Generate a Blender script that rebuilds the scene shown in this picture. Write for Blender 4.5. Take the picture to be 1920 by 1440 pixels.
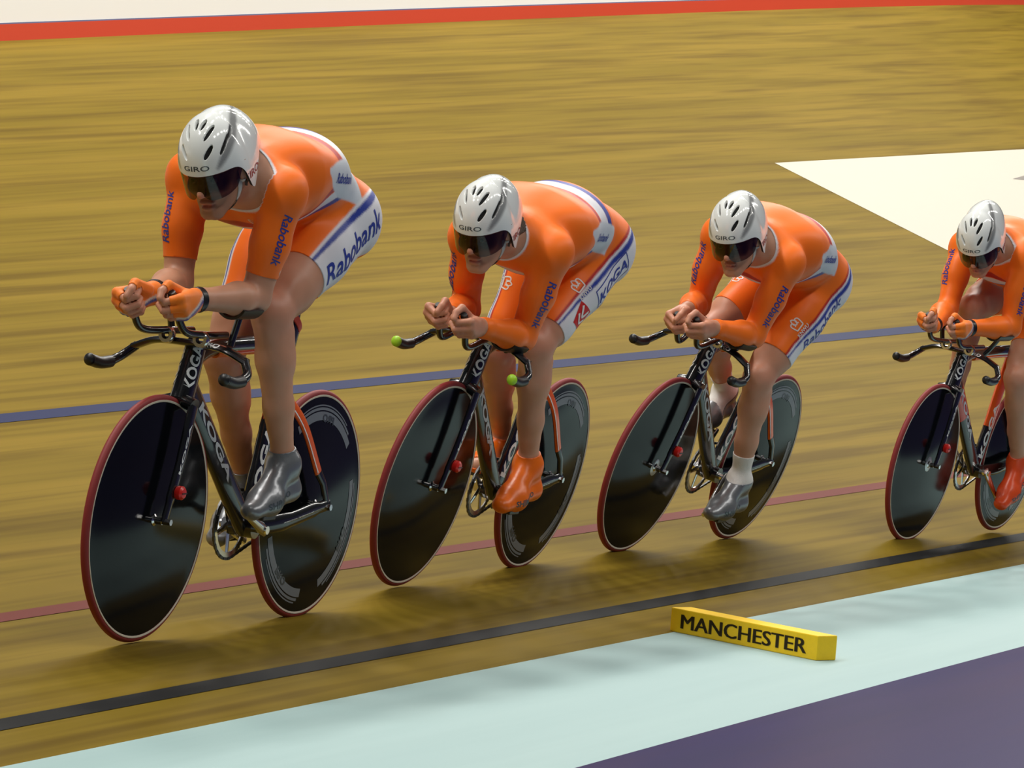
import bpy, bmesh, math, random
import numpy as np
from mathutils import Vector, Matrix
from mathutils.bvhtree import BVHTree

for o in list(bpy.data.objects):
    bpy.data.objects.remove(o)
scene = bpy.context.scene
COL = scene.collection
random.seed(4)
rng = np.random.default_rng(7)
PI = math.pi

# ------------------------------------------------------------------ camera
F_PX, PITCH, ROLL, CAM_H = 7148.237, 0.0064125, 0.0145016, 0.889838
cam_data = bpy.data.cameras.new('camera')
cam = bpy.data.objects.new('camera', cam_data)
COL.objects.link(cam)
cam_data.sensor_width = 36.0
cam_data.lens = F_PX / 1920 * 36
cam_data.clip_start = 0.1
cam_data.clip_end = 300
_cp, _sp, _cr, _sr = math.cos(PITCH), math.sin(PITCH), math.cos(ROLL), math.sin(ROLL)
_right = (_cr, -_sr * _sp, -_sr * _cp)
_up = (_sr, _cr * _sp, _cr * _cp)
_back = (0, -_cp, _sp)
cam.matrix_world = Matrix(((_right[0], _up[0], _back[0], 0), (_right[1], _up[1], _back[1], 0),
                           (_right[2], _up[2], _back[2], CAM_H), (0, 0, 0, 1)))
scene.camera = cam

# ------------------------------------------------------------------ world, lamps, exposure
world = bpy.data.worlds.new('arena_air')
scene.world = world
world.use_nodes = True
world.node_tree.nodes['Background'].inputs[0].default_value = (0.86, 0.93, 1.0, 1)
world.node_tree.nodes['Background'].inputs[1].default_value = 0.05
scene.view_settings.view_transform = 'Standard'
scene.view_settings.look = 'None'
scene.view_settings.exposure = 0.0
scene.view_settings.gamma = 1.0
scene.view_settings.use_curve_mapping = False


def roof_or_fill_lamp(x, y, z, power, sx=1.4, sy=0.5, rz=0.0, tilt=0.0):
    ld = bpy.data.lights.new('roof_or_fill_lamp', 'AREA')
    ld.shape = 'RECTANGLE'
    ld.size, ld.size_y = sx, sy
    ld.energy = power
    ld.color = (1.0, 0.965, 0.90)
    lo = bpy.data.objects.new('roof_or_fill_lamp', ld)
    COL.objects.link(lo)
    lo.location = (x, y, z)
    lo.rotation_euler = (Matrix.Rotation(rz, 3, 'Z') @ Matrix.Rotation(tilt, 3, 'X')).to_euler()


LAMP_W = 190
for off, wgt, tilt in ((-3.5, 1.70, 0.0), (1.0, 0.40, 0.0), (11.0, 0.98, 0.45)):   # rows of floodlights under the arena roof
    for k in range(11):                                                          # off: across the track, positive over the infield
        a = -10 + k * 4.0                                                        # rows head along (0.42, 0.91)
        roof_or_fill_lamp(0.42 * a + 0.91 * off, 11 + 0.91 * a - 0.42 * off, 11.5, LAMP_W * wgt, 1.7, 0.6, rz=1.14, tilt=tilt)
for k in range(12):                        # added unseen fill row, aimed to brighten the perimeter boards
    a = -8 + k * 4.0
    roof_or_fill_lamp(0.42 * a - 0.91 * 2.6, 11 + 0.91 * a + 0.42 * 2.6, 9.0, 60, 1.2, 0.3, rz=1.14, tilt=1.15)

# ------------------------------------------------------------------ helpers: nodes / materials
MATS = {}


def material(name, color=(0.8, 0.8, 0.8), rough=0.5, metal=0.0, spec=0.5, coat=0.0, attr=None,
             noise=0.0, nscale=40.0, bump=0.0, bscale=200.0, sheen=0.0, sss=0.0):
    if name in MATS:
        return MATS[name]
    m = bpy.data.materials.new(name)
    m.use_nodes = True
    nt = m.node_tree
    b = nt.nodes['Principled BSDF']
    b.inputs['Roughness'].default_value = rough
    b.inputs['Metallic'].default_value = metal
    b.inputs['Specular IOR Level'].default_value = spec
    b.inputs['Coat Weight'].default_value = coat
    b.inputs['Coat Roughness'].default_value = 0.08
    b.inputs['Sheen Weight'].default_value = sheen
    if sss:
        b.inputs['Subsurface Weight'].default_value = sss
        b.inputs['Subsurface Scale'].default_value = 0.01
    src = None
    if attr:
        a = nt.nodes.new('ShaderNodeAttribute')
        a.attribute_name = attr
        src = a.outputs['Color']
    tc = nt.nodes.new('ShaderNodeTexCoord')
    if noise > 0:
        n = nt.nodes.new('ShaderNodeTexNoise')
        n.inputs['Scale'].default_value = nscale
        n.inputs['Detail'].default_value = 4
        nt.links.new(tc.outputs['Object'], n.inputs['Vector'])
        mr = nt.nodes.new('ShaderNodeMapRange')
        mr.inputs['To Min'].default_value = 1 - noise
        mr.inputs['To Max'].default_value = 1 + noise
        nt.links.new(n.outputs['Fac'], mr.inputs['Value'])
        mx = nt.nodes.new('ShaderNodeMix')
        mx.data_type = 'RGBA'
        mx.blend_type = 'MULTIPLY'
        mx.inputs['Factor'].default_value = 1
        if src:
            nt.links.new(src, mx.inputs['A'])
        else:
            mx.inputs['A'].default_value = (*color, 1)
        nt.links.new(mr.outputs['Result'], mx.inputs['B'])
        src = mx.outputs['Result']
    if src:
        nt.links.new(src, b.inputs['Base Color'])
    else:
        b.inputs['Base Color'].default_value = (*color, 1)
    if bump > 0:
        n2 = nt.nodes.new('ShaderNodeTexNoise')
        n2.inputs['Scale'].default_value = bscale
        nt.links.new(tc.outputs['Object'], n2.inputs['Vector'])
        bp = nt.nodes.new('ShaderNodeBump')
        bp.inputs['Strength'].default_value = bump
        bp.inputs['Distance'].default_value = 0.002
        nt.links.new(n2.outputs['Fac'], bp.inputs['Height'])
        nt.links.new(bp.outputs['Normal'], b.inputs['Normal'])
    MATS[name] = m
    return m


def lin(r, g, b):
    def f(c):
        c /= 255.0
        return c / 12.92 if c <= 0.04045 else ((c + 0.055) / 1.055) ** 2.4
    return (f(r), f(g), f(b))


# ------------------------------------------------------------------ helpers: objects
def tag(o, label=None, cat=None, group=None, kind=None):
    if label:
        o['label'] = label
    if cat:
        o['category'] = cat
    if group:
        o['group'] = group
    if kind:
        o['kind'] = kind
    return o


def mesh_obj(name, V, Fc, mat, parent=None, smooth=True, attrs=None):
    me = bpy.data.meshes.new(name)
    V = np.asarray(V, dtype=np.float64)
    if isinstance(Fc, np.ndarray):
        n = Fc.shape[1]
        me.vertices.add(len(V))
        me.vertices.foreach_set('co', V.astype(np.float32).ravel())
        me.loops.add(Fc.size)
        me.loops.foreach_set('vertex_index', Fc.astype(np.int32).ravel())
        me.polygons.add(len(Fc))
        me.polygons.foreach_set('loop_start', np.arange(0, Fc.size, n, dtype=np.int32))
        me.update(calc_edges=True)
        me.validate()
    else:
        me.from_pydata([tuple(v) for v in V], [], [tuple(int(i) for i in f) for f in Fc])
        me.update()
    me.polygons.foreach_set('use_smooth', np.full(len(me.polygons), bool(smooth)))
    if attrs is not None:
        ca = me.color_attributes.new('col', 'FLOAT_COLOR', 'POINT')
        rgba = np.ones((len(me.vertices), 4), dtype=np.float32)
        rgba[:, :3] = attrs[:len(me.vertices)]
        ca.data.foreach_set('color', rgba.ravel())
    me.materials.append(mat)
    o = bpy.data.objects.new(name, me)
    COL.objects.link(o)
    if parent is not None:
        o.parent = parent
    return o


def empty(name, M):
    o = bpy.data.objects.new(name, None)
    o.empty_display_size = 0.1
    COL.objects.link(o)
    o.matrix_world = M
    return o


class MB:
    """collects boxes, tubes and lathes into one mesh"""

    def __init__(self):
        self.v, self.f = [], []

    def add(self, V, Fc):
        n = len(self.v)
        self.v += [tuple(map(float, p)) for p in V]
        self.f += [tuple(i + n for i in f) for f in Fc]
        return self

    def box(self, c, s, R=None):
        P = np.array([(x, y, z) for x in (-.5, .5) for y in (-.5, .5) for z in (-.5, .5)]) * np.array(s)
        if R is not None:
            P = P @ np.array(R).T
        P = P + np.array(c)
        return self.add(P, [(0, 1, 3, 2), (4, 6, 7, 5), (0, 4, 5, 1), (2, 3, 7, 6), (0, 2, 6, 4), (1, 5, 7, 3)])

    def tube(self, pts, ra, rb=None, side=(0, 1, 0), seg=14, cap=True):
        """elliptic tube: ra half width along side, rb half depth; scalars or lists"""
        pts = np.asarray(pts, float)
        n = len(pts)
        ra = np.broadcast_to(np.asarray(ra, float), (n,))
        rb = ra if rb is None else np.broadcast_to(np.asarray(rb, float), (n,))
        T = np.gradient(pts, axis=0)
        T /= np.linalg.norm(T, axis=1)[:, None]
        sd = np.asarray(side, float)
        V = []
        a = np.linspace(0, 2 * PI, seg, endpoint=False)
        for i in range(n):
            s = sd - T[i] * (sd @ T[i])
            s /= np.linalg.norm(s)
            u = np.cross(T[i], s)
            V += list(pts[i] + np.cos(a)[:, None] * s * ra[i] + np.sin(a)[:, None] * u * rb[i])
        Fc = []
        for i in range(n - 1):
            for j in range(seg):
                k = (j + 1) % seg
                Fc.append((i * seg + j, i * seg + k, (i + 1) * seg + k, (i + 1) * seg + j))
        if cap:
            Fc.append(tuple(range(seg - 1, -1, -1)))
            Fc.append(tuple((n - 1) * seg + j for j in range(seg)))
        return self.add(V, Fc)

    def lathe(self, prof, c=(0, 0, 0), seg=64, closed=False):
        """profile (radius, y) spun about the y axis"""
        a = np.linspace(0, 2 * PI, seg, endpoint=False)
        V = []
        for r, y in prof:
            V += [(c[0] + r * math.cos(t), c[1] + y, c[2] + r * math.sin(t)) for t in a]
        Fc = []
        n = len(prof)
        for i in range(n if closed else n - 1):
            i2 = (i + 1) % n
            for j in range(seg):
                k = (j + 1) % seg
                Fc.append((i * seg + j, i * seg + k, i2 * seg + k, i2 * seg + j))
        return self.add(V, Fc)

    def ball(self, c, r, seg=12):
        V, Fc = [], []
        r = np.broadcast_to(np.asarray(r, float), (3,))
        rings = seg // 2
        for i in range(rings + 1):
            t = PI * i / rings
            for j in range(seg):
                p = 2 * PI * j / seg
                V.append((c[0] + r[0] * math.sin(t) * math.cos(p), c[1] + r[1] * math.sin(t) * math.sin(p), c[2] + r[2] * math.cos(t)))
        for i in range(rings):
            for j in range(seg):
                k = (j + 1) % seg
                Fc.append((i * seg + j, (i + 1) * seg + j, (i + 1) * seg + k, i * seg + k))
        return self.add(V, Fc)

    def build(self, name, mat, parent=None, smooth=True, bevel=0.0):
        o = mesh_obj(name, np.array(self.v), self.f, mat, parent, smooth)
        bm = bmesh.new()
        bm.from_mesh(o.data)
        bmesh.ops.remove_doubles(bm, verts=bm.verts, dist=1e-6)
        bmesh.ops.recalc_face_normals(bm, faces=bm.faces)
        if bevel > 0:
            bmesh.ops.bevel(bm, geom=bm.edges[:], offset=bevel, segments=2, affect='EDGES', profile=0.6)
        for e in bm.edges:
            if len(e.link_faces) == 2 and e.calc_face_angle(0) > 0.7:
                e.smooth = False
        bm.to_mesh(o.data)
        bm.free()
        return o


def spline(pts, n=8):
    P = np.asarray(pts, float)
    P = np.vstack([2 * P[0] - P[1], P, 2 * P[-1] - P[-2]])
    out = []
    for i in range(1, len(P) - 2):
        for t in np.linspace(0, 1, n, endpoint=False):
            a, b, c, d = P[i - 1], P[i], P[i + 1], P[i + 2]
            out.append(0.5 * (2 * b + (c - a) * t + (2 * a - 5 * b + 4 * c - d) * t * t + (3 * b - a - 3 * c + d) * t ** 3))
    out.append(P[-2])
    return np.array(out)


# ------------------------------------------------------------------ lettering (flat meshes, later wrapped on surfaces)
_TXT = {}


def text2d(s, bold=0.0, shear=0.0, sx=1.0, cell=None):
    """text mesh: unit cap height, centred; returns verts (u, v) and faces"""
    key = (s, bold, shear, sx, cell)
    if key in _TXT:
        return _TXT[key]
    cu = bpy.data.curves.new('lettering', 'FONT')
    cu.body = s
    cu.offset = bold
    cu.shear = shear
    cu.resolution_u = 3
    cu.align_x = 'LEFT'
    ob = bpy.data.objects.new('lettering', cu)
    COL.objects.link(ob)
    bpy.context.view_layer.update()
    me = bpy.data.meshes.new_from_object(ob.evaluated_get(bpy.context.evaluated_depsgraph_get()))
    bpy.data.objects.remove(ob)
    bpy.data.curves.remove(cu)
    bm = bmesh.new()
    bm.from_mesh(me)
    bpy.data.meshes.remove(me)
    bmesh.ops.triangulate(bm, faces=bm.faces[:])
    xs = [v.co.x for v in bm.verts]
    ys = [v.co.y for v in bm.verts]
    cap = 0.70
    cx = (min(xs) + max(xs)) / 2
    cy = cap / 2
    for v in bm.verts:
        v.co.x = (v.co.x - cx) / cap * sx
        v.co.y = (v.co.y - cy) / cap
        v.co.z = 0
    if cell:
        for ax, lo, hi in ((0, min(v.co.x for v in bm.verts), max(v.co.x for v in bm.verts)),
                           (1, min(v.co.y for v in bm.verts), max(v.co.y for v in bm.verts))):
            p = lo + cell
            while p < hi:
                no = (1, 0, 0) if ax == 0 else (0, 1, 0)
                bmesh.ops.bisect_plane(bm, geom=bm.verts[:] + bm.edges[:] + bm.faces[:], plane_co=(p, p, 0), plane_no=no)
                p += cell
    bmesh.ops.remove_doubles(bm, verts=bm.verts[:], dist=1e-5)
    bm.verts.ensure_lookup_table()
    bm.verts.index_update()
    V = np.array([(v.co.x, v.co.y) for v in bm.verts])
    Fc = [tuple(v.index for v in f.verts) for f in bm.faces]
    bm.free()
    _TXT[key] = (V, Fc)
    return _TXT[key]


def strokes2d(lines, w, step=0.12):
    """polylines drawn with a pen of width w (unit square drawing)"""
    V, Fc = [], []
    for pl in lines:
        P = spline(pl, 5) if len(pl) > 2 else np.array(pl, float)
        T = np.gradient(P, axis=0)
        T /= np.linalg.norm(T, axis=1)[:, None] + 1e-9
        N = np.stack([-T[:, 1], T[:, 0]], 1)
        n0 = len(V)
        for p, q in zip(P, N):
            V += [p + q * w / 2, p - q * w / 2]
        for i in range(len(P) - 1):
            Fc.append((n0 + 2 * i, n0 + 2 * i + 1, n0 + 2 * i + 3, n0 + 2 * i + 2))
    return np.array(V), Fc


def grid2d(w, h, nu, nv):
    V = np.array([(-w / 2 + w * i / nu, -h / 2 + h * j / nv) for j in range(nv + 1) for i in range(nu + 1)])
    Fc = [(j * (nu + 1) + i, j * (nu + 1) + i + 1, (j + 1) * (nu + 1) + i + 1, (j + 1) * (nu + 1) + i) for j in range(nv) for i in range(nu)]
    return V, Fc


def decal(name, d2, size, bvh, A, B, ref, u0, phi0, rad, mat, parent, rot=0.0, lift=0.0012, inward=False, flipv=-1, maxd=0.4):
    """wrap a flat drawing on the surface round the axis A-B; u runs along the axis, v round it"""
    V, Fc = d2
    c, s = math.cos(rot), math.sin(rot)
    u = (V[:, 0] * c - V[:, 1] * s) * size
    v = (V[:, 0] * s + V[:, 1] * c) * size * flipv
    A, B, ref = Vector(A), Vector(B), Vector(ref)
    d = (B - A).normalized()
    e1 = (ref - d * ref.dot(d)).normalized()
    e2 = d.cross(e1)
    P, ok = [], []
    for ui, vi in zip(u, v):
        ph = phi0 + vi / rad
        r = e1 * math.cos(ph) + e2 * math.sin(ph)
        o = A + d * (u0 + float(ui))
        if inward:
            h = bvh.ray_cast(o + r * maxd, -r, maxd)
        else:
            h = bvh.ray_cast(o, r, maxd)
        if h[0] is None:
            P.append(o + r * rad)
            ok.append(False)
        else:
            P.append(h[0] + r * lift)
            ok.append(True)
    def fair(f):
        for i_, j_ in zip(f, f[1:] + f[:1]):
            if (P[i_] - P[j_]).length > 2.6 * size * float(np.linalg.norm(V[i_] - V[j_])) + 0.004:
                return False
        return True
    Fk = [f for f in Fc if all(ok[i] for i in f) and fair(tuple(f))]
    if not Fk:
        return None
    return mesh_obj(name, np.array([tuple(p) for p in P]), Fk, mat, parent, smooth=False)


def bvh_of(o):
    me = o.data
    return BVHTree.FromPolygons([v.co.copy() for v in me.vertices], [tuple(p.vertices) for p in me.polygons])

# ------------------------------------------------------------------ the track as a swept, banked surface
Y0, AL, KK, K1, B0, B1 = 11.171091, 0.4097538, 0.00373716, -0.00065383, 0.2778682, 0.0140019
_L = np.linspace(-14, 50, 6401)
_kap = np.where(_L < 32, KK + K1 * np.clip(_L, -6, 32), 0.0)
_t = np.cumsum(_kap) * 0.01
_t = _t - np.interp(0, _L, _t) + AL
_x = np.cumsum(np.sin(_t)) * 0.01
_y = np.cumsum(np.cos(_t)) * 0.01
_x -= np.interp(0, _L, _x)
_y += Y0 - np.interp(0, _L, _y)
_b = np.clip(B0 + B1 * _L, 0.2, 0.74)


def curve(l):
    l = np.asarray(l, float)
    t = np.interp(l, _L, _t)
    P = np.stack([np.interp(l, _L, _x), np.interp(l, _L, _y), 0 * l], -1)
    return P, np.stack([np.sin(t), np.cos(t), 0 * t], -1), np.stack([-np.cos(t), np.sin(t), 0 * t], -1)


def surf(l, s, lift=0.0, bank=None):
    l, s = np.broadcast_arrays(np.asarray(l, float), np.asarray(s, float))
    P, T, N = curve(l)
    b = np.interp(l, _L, _b) if bank is None else np.full(l.shape, bank)
    cb, sb = np.cos(b)[..., None], np.sin(b)[..., None]
    Z = np.array([0, 0, 1.0])
    return P + N * cb * s[..., None] + Z * sb * s[..., None] + lift * (Z * cb - N * sb)


def track_strip(name, s0, s1, l0, l1, nl, ns, mat, lift=0.0, thick=0.0, bank=None, uv=True, skew=0.0):
    L, S = np.meshgrid(np.linspace(l0, l1, nl), np.linspace(s0, s1, ns), indexing='ij')
    LL = L + skew * (S - s0)
    top = surf(LL, S, lift, bank).reshape(-1, 3)
    idx = np.arange(nl * ns).reshape(nl, ns)
    q = np.stack([idx[:-1, :-1], idx[1:, :-1], idx[1:, 1:], idx[:-1, 1:]], -1).reshape(-1, 4)
    V, Fq = top, q
    if thick > 0:
        bot = surf(LL, S, lift - thick, bank).reshape(-1, 3)
        n = nl * ns
        loop = np.concatenate([idx[:-1, 0], idx[-1, :-1], idx[:0:-1, -1], idx[0, :0:-1]])
        nxt = np.roll(loop, -1)
        side = np.stack([loop, loop + n, nxt + n, nxt], -1)
        V = np.vstack([top, bot])
        Fq = np.vstack([q, q[:, ::-1] + n, side])
    o = mesh_obj(name, V, Fq, mat, None, smooth=True)
    if uv:
        me = o.data
        ul = me.uv_layers.new(name='track')
        vi = np.zeros(len(me.loops), dtype=np.int32)
        me.loops.foreach_get('vertex_index', vi)
        UV = np.stack([LL.ravel(), S.ravel()], -1)
        if thick > 0:
            UV = np.vstack([UV, UV])
        ul.data.foreach_set('uv', UV[vi].astype(np.float32).ravel())
    return o


def streak_material(name, base, c_dark, c_light, rough, sl, ss, spec=0.35, strip=0.042, amount=1.0):
    """long narrow streaks running with the track: narrow strips of timber, each with its own tone"""
    m = bpy.data.materials.new(name)
    m.use_nodes = True
    nt = m.node_tree
    N, Lk = nt.nodes, nt.links
    b = N['Principled BSDF']
    b.inputs['Roughness'].default_value = rough
    b.inputs['Specular IOR Level'].default_value = spec
    uv = N.new('ShaderNodeUVMap')
    uv.uv_map = 'track'

    def noise(sx, sy, scale, detail=3, off=0.0):
        mp = N.new('ShaderNodeMapping')
        mp.inputs['Scale'].default_value = (sx, sy, 1)
        mp.inputs['Location'].default_value = (off, off * 1.7, 0)
        Lk.new(uv.outputs[0], mp.inputs['Vector'])
        n = N.new('ShaderNodeTexNoise')
        n.noise_dimensions = '2D'
        n.inputs['Scale'].default_value = scale
        n.inputs['Detail'].default_value = detail
        Lk.new(mp.outputs[0], n.inputs['Vector'])
        return n.outputs['Fac']

    def mixc(fac, a, c, lo=0.35, hi=0.65, amt=1.0):
        mr = N.new('ShaderNodeMapRange')
        mr.inputs['From Min'].default_value = lo
        mr.inputs['From Max'].default_value = hi
        mr.inputs['To Max'].default_value = amt
        Lk.new(fac, mr.inputs['Value'])
        mx = N.new('ShaderNodeMix')
        mx.data_type = 'RGBA'
        Lk.new(mr.outputs[0], mx.inputs['Factor'])
        if isinstance(a, tuple):
            mx.inputs['A'].default_value = (*a, 1)
        else:
            Lk.new(a, mx.inputs['A'])
        mx.inputs['B'].default_value = (*c, 1)
        return mx.outputs['Result']
    c1 = mixc(noise(sl * 0.6, ss * 0.5, 1.0, 2, 3.1), base, c_light, 0.4, 0.7, 0.7 * amount)
    c2 = mixc(noise(sl, ss, 1.0, 3, 11.7), c1, c_dark, 0.48, 0.72, 0.75 * amount)
    c3 = mixc(noise(sl * 1.6, ss * 2.4, 1.0, 2, 23.3), c2, c_dark, 0.52, 0.78, 0.45 * amount)
    c4 = mixc(noise(sl * 1.2, ss * 2.0, 1.0, 2, 41.0), c3, c_light, 0.55, 0.8, 0.4 * amount)
    Lk.new(c4, b.inputs['Base Color'])
    return m


WOOD = streak_material('pine_boards', lin(117, 97, 27), lin(93, 73, 19), lin(134, 110, 37), 0.6, 0.32, 11.0, spec=0.05, amount=1.0)
TEAL = streak_material('pale_teal_paint', lin(158, 187, 187), lin(153, 182, 182), lin(164, 192, 191), 0.55, 0.7, 10.0, amount=0.5)
NAVY = streak_material('navy_floor_paint', lin(36, 29, 84), lin(28, 24, 76), lin(52, 36, 76), 0.42, 0.35, 3.0, spec=0.08)
LBLACK = material('black_line_paint', lin(30, 31, 32), 0.6, spec=0.1)
LRED = material('red_line_paint', lin(110, 48, 40), 0.6, spec=0.1)
LBLUE = material('blue_line_paint', lin(42, 48, 82), 0.6, spec=0.1)
PWHITE = material('white_panel_paint', lin(196, 191, 178), 0.6, spec=0.1)

track = track_strip('floor', 0.0, 7.1, -8, 48, 281, 36, WOOD)
tag(track, 'banked pine board track surface rising behind the riders', 'track', kind='structure')
o = track_strip('kerb_band', -0.93, 0.0, -8, 48, 281, 8, TEAL, bank=0.1)
tag(o, 'pale teal flat band along the foot of the track', 'track band', kind='structure')
P0, T0, N0 = curve(np.linspace(-8, 48, 200))
edge = surf(np.linspace(-8, 48, 200), -0.93, 0.0, 0.1)
inf = edge - N0 * 30.0
VV = np.vstack([edge, inf])
VV[200:, 2] = edge[:, 2]
q = np.array([(i, i + 1, 201 + i, 200 + i) for i in range(199)])
o = mesh_obj('infield_floor', VV, q, NAVY, None)
ul = o.data.uv_layers.new(name='track')
vi = np.zeros(len(o.data.loops), dtype=np.int32)
o.data.loops.foreach_get('vertex_index', vi)
UV = np.vstack([np.stack([np.linspace(-8, 48, 200), np.full(200, -0.93)], -1), np.stack([np.linspace(-8, 48, 200), np.full(200, -31.0)], -1)])
ul.data.foreach_set('uv', UV[vi].astype(np.float32).ravel())
tag(o, 'dark navy painted infield floor in the lower corner', 'floor', kind='structure')
for nm, s0, s1, mt, lb in (('datum_line', 0.19, 0.255, LBLACK, 'black line painted low on the track just above the teal band'),
                           ('sprint_line', 0.845, 0.905, LRED, 'thin red line painted across the track behind the wheels'),
                           ('stayer_line', 2.43, 2.515, LBLUE, 'blue line painted halfway up the banked track')):
    o = track_strip(nm, s0, s1, -8, 48, 281, 2, mt, lift=0.0015)
    tag(o, lb, 'line', kind='structure')
o = track_strip('painted_panel', 2.95, 4.78, 14.2, 30, 60, 20, PWHITE, lift=0.002)
tag(o, 'large white panel painted on the banked track at the right', 'panel', kind='structure')
# corner of a dark printed character at the frame edge of the white panel
cs = [(18.75, 4.352), (19.9, 4.44), (20.6, 4.42), (20.6, 4.20), (19.9, 4.22)]
PV = np.array([surf(np.array(a), np.array(b), 0.004) for a, b in cs])
lo = mesh_obj('lettering', PV, [tuple(range(5))], material('dark_print', lin(120, 112, 104), 0.5), o, smooth=False)

# perimeter boards at the top of the banking
def wall_strip(name, z0, z1, off, mat, thick=0.04):
    ls = np.linspace(-8, 48, 281)
    base = surf(ls, 7.1)
    _, _, N = curve(ls)
    Z = np.array([0, 0, 1.0])
    a = base + N * off + Z * z0
    b = base + N * off + Z * z1
    c = b + N * thick
    d = a + N * thick
    n = len(ls)
    V = np.vstack([a, b, c, d])
    Fq = []
    for k in range(4):
        k2 = (k + 1) % 4
        Fq += [(k * n + i, k * n + i + 1, k2 * n + i + 1, k2 * n + i) for i in range(n - 1)]
    o = mesh_obj(name, V, np.array(Fq), mat, None, smooth=False)
    return o


tag(wall_strip('trim_1', -0.02, 0.092, 0.0, material('red_skirting', lin(205, 66, 34), 0.45), 0.05),
    'red skirting strip along the top edge of the track', 'skirting', kind='structure')
tag(wall_strip('trim_2', 0.092, 0.100, 0.006, material('blue_grey_joint', lin(96, 106, 140), 0.5), 0.05),
    'thin blue grey joint between red skirting and white boards', 'trim', kind='structure')
tag(wall_strip('wall_back', 0.100, 1.1, 0.010, material('white_boards', lin(236, 234, 228), 0.5), 0.05),
    'white perimeter boards above the red skirting', 'wall', kind='structure')

# ------------------------------------------------------------------ where each bicycle stands: along track, up track, lean, heading
BIKES = [[-0.83068, 0.57075, 0.14832, 0.0052], [0.99093, 0.66087, 0.31055, 0.01878],
         [2.83949, 0.64184, 0.38869, -0.04377], [5.28738, 0.34382, 0.25463, -0.08019]]
CRANK = [0.336, -0.076, -0.804, 3.853]
JN = ['Lhip', 'Rhip', 'Lkn', 'Rkn', 'Lan', 'Ran', 'Lsh', 'Rsh', 'Lel', 'Rel', 'Lwr', 'Rwr', 'Lha', 'Rha']
JP = [[[-0.262, 0.104, 1.16], [-0.26, -0.068, 1.153], [0.105, 0.107, 0.902], [-0.059, -0.108, 0.753], [-0.035, 0.13, 0.483], [-0.324, -0.128, 0.393], [0.223, 0.166, 1.241], [0.212, -0.139, 1.255], [0.223, 0.112, 0.943], [0.242, -0.118, 0.954], [0.486, 0.068, 0.931], [0.504, -0.048, 0.935], [0.567, 0.054, 0.914], [0.588, -0.066, 0.908]],
      [[-0.2, 0.089, 1.117], [-0.208, -0.08, 1.128], [0.124, 0.09, 0.808], [-0.087, -0.119, 0.719], [-0.036, 0.114, 0.414], [-0.402, -0.138, 0.408], [0.351, 0.156, 1.136], [0.357, -0.139, 1.108], [0.305, 0.11, 0.843], [0.205, -0.139, 0.86], [0.563, 0.066, 0.863], [0.47, -0.077, 0.859], [0.647, 0.053, 0.864], [0.56, -0.075, 0.858]],
      [[-0.247, 0.098, 1.055], [-0.259, -0.071, 1.066], [0.008, 0.093, 0.697], [0.051, -0.126, 0.801], [-0.098, 0.119, 0.302], [-0.306, -0.137, 0.553], [0.274, 0.155, 1.166], [0.258, -0.142, 1.167], [0.293, 0.128, 0.875], [0.214, -0.142, 0.888], [0.541, 0.07, 0.883], [0.465, -0.072, 0.898], [0.623, 0.051, 0.875], [0.539, -0.061, 0.853]],
      [[-0.275, 0.085, 1.084], [-0.277, -0.085, 1.085], [-0.052, 0.116, 0.715], [0.136, -0.083, 0.97], [-0.275, 0.122, 0.341], [-0.017, -0.125, 0.558], [0.24, 0.141, 1.247], [0.188, -0.155, 1.221], [0.248, 0.148, 0.942], [0.309, -0.117, 0.956], [0.493, 0.062, 0.919], [0.558, -0.06, 0.899], [0.577, 0.053, 0.912], [0.641, -0.05, 0.918]]]
JOINTS = [{k: np.array(v) for k, v in zip(JN, j)} for j in JP]
RW, WB = 0.334, 0.975
BB = np.array([-0.10, 0, 0.285])
CRL = 0.1725
GRIP = np.array([0.62, 0, 0.785])       # direction of an extension end inside the fist
GRIP /= np.linalg.norm(GRIP)


def bike_matrix(i):
    l, s, lean, dh = BIKES[i]
    P, T, N = curve(np.array(l))
    G = surf(np.array(l), np.array(s))
    fwd, left = -T, -N
    c, sn = math.cos(dh), math.sin(dh)
    f2, l2 = fwd * c + left * sn, left * c - fwd * sn
    u = np.array([0, 0, 1.0]) * math.cos(lean) + l2 * math.sin(lean)
    ll = l2 * math.cos(lean) - np.array([0, 0, 1.0]) * math.sin(lean)
    M = np.eye(4)
    M[:3, 0], M[:3, 1], M[:3, 2], M[:3, 3] = f2, ll, u, G
    return Matrix(M.tolist())


CARBON = material('black_lacquered_carbon', (0.008, 0.008, 0.010), 0.22, coat=0.6)
DISC = material('glossy_black_disc', (0.003, 0.0035, 0.005), 0.12, spec=0.11)
RUBBER = material('red_tyre_tread', lin(132, 34, 34), 0.6)
TAPE = material('tan_tyre_sidewall', lin(206, 194, 176), 0.5)
STEEL = material('polished_steel', (0.75, 0.75, 0.76), 0.18, 1.0)
DARKSTEEL = material('dark_chain_steel', (0.10, 0.10, 0.10), 0.35, 0.9)
BLACKP = material('black_plastic', (0.012, 0.012, 0.013), 0.38)
GREYP = material('grey_decal', lin(112, 116, 124), 0.35)
WHITEP = material('white_decal', lin(238, 238, 238), 0.4)
REDP = material('red_plastic', lin(214, 36, 30), 0.3)
LIMEP = material('lime_plug', lin(170, 222, 50), 0.4)
ORANGEP = material('orange_frame_paint', lin(240, 96, 26), 0.28, coat=0.5)
SADDLEM = material('black_saddle_leather', (0.012, 0.012, 0.014), 0.5)


def ring_arc(mb, r0, r1, y_of, a0, a1, n=24):
    V, Fc = [], []
    for k in range(n + 1):
        a = a0 + (a1 - a0) * k / n
        for r in (r0, r1):
            V.append((r * math.cos(a), y_of(r), r * math.sin(a)))
    for k in range(n):
        Fc.append((2 * k, 2 * k + 1, 2 * k + 3, 2 * k + 2))
    mb.add(V, Fc)


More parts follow.
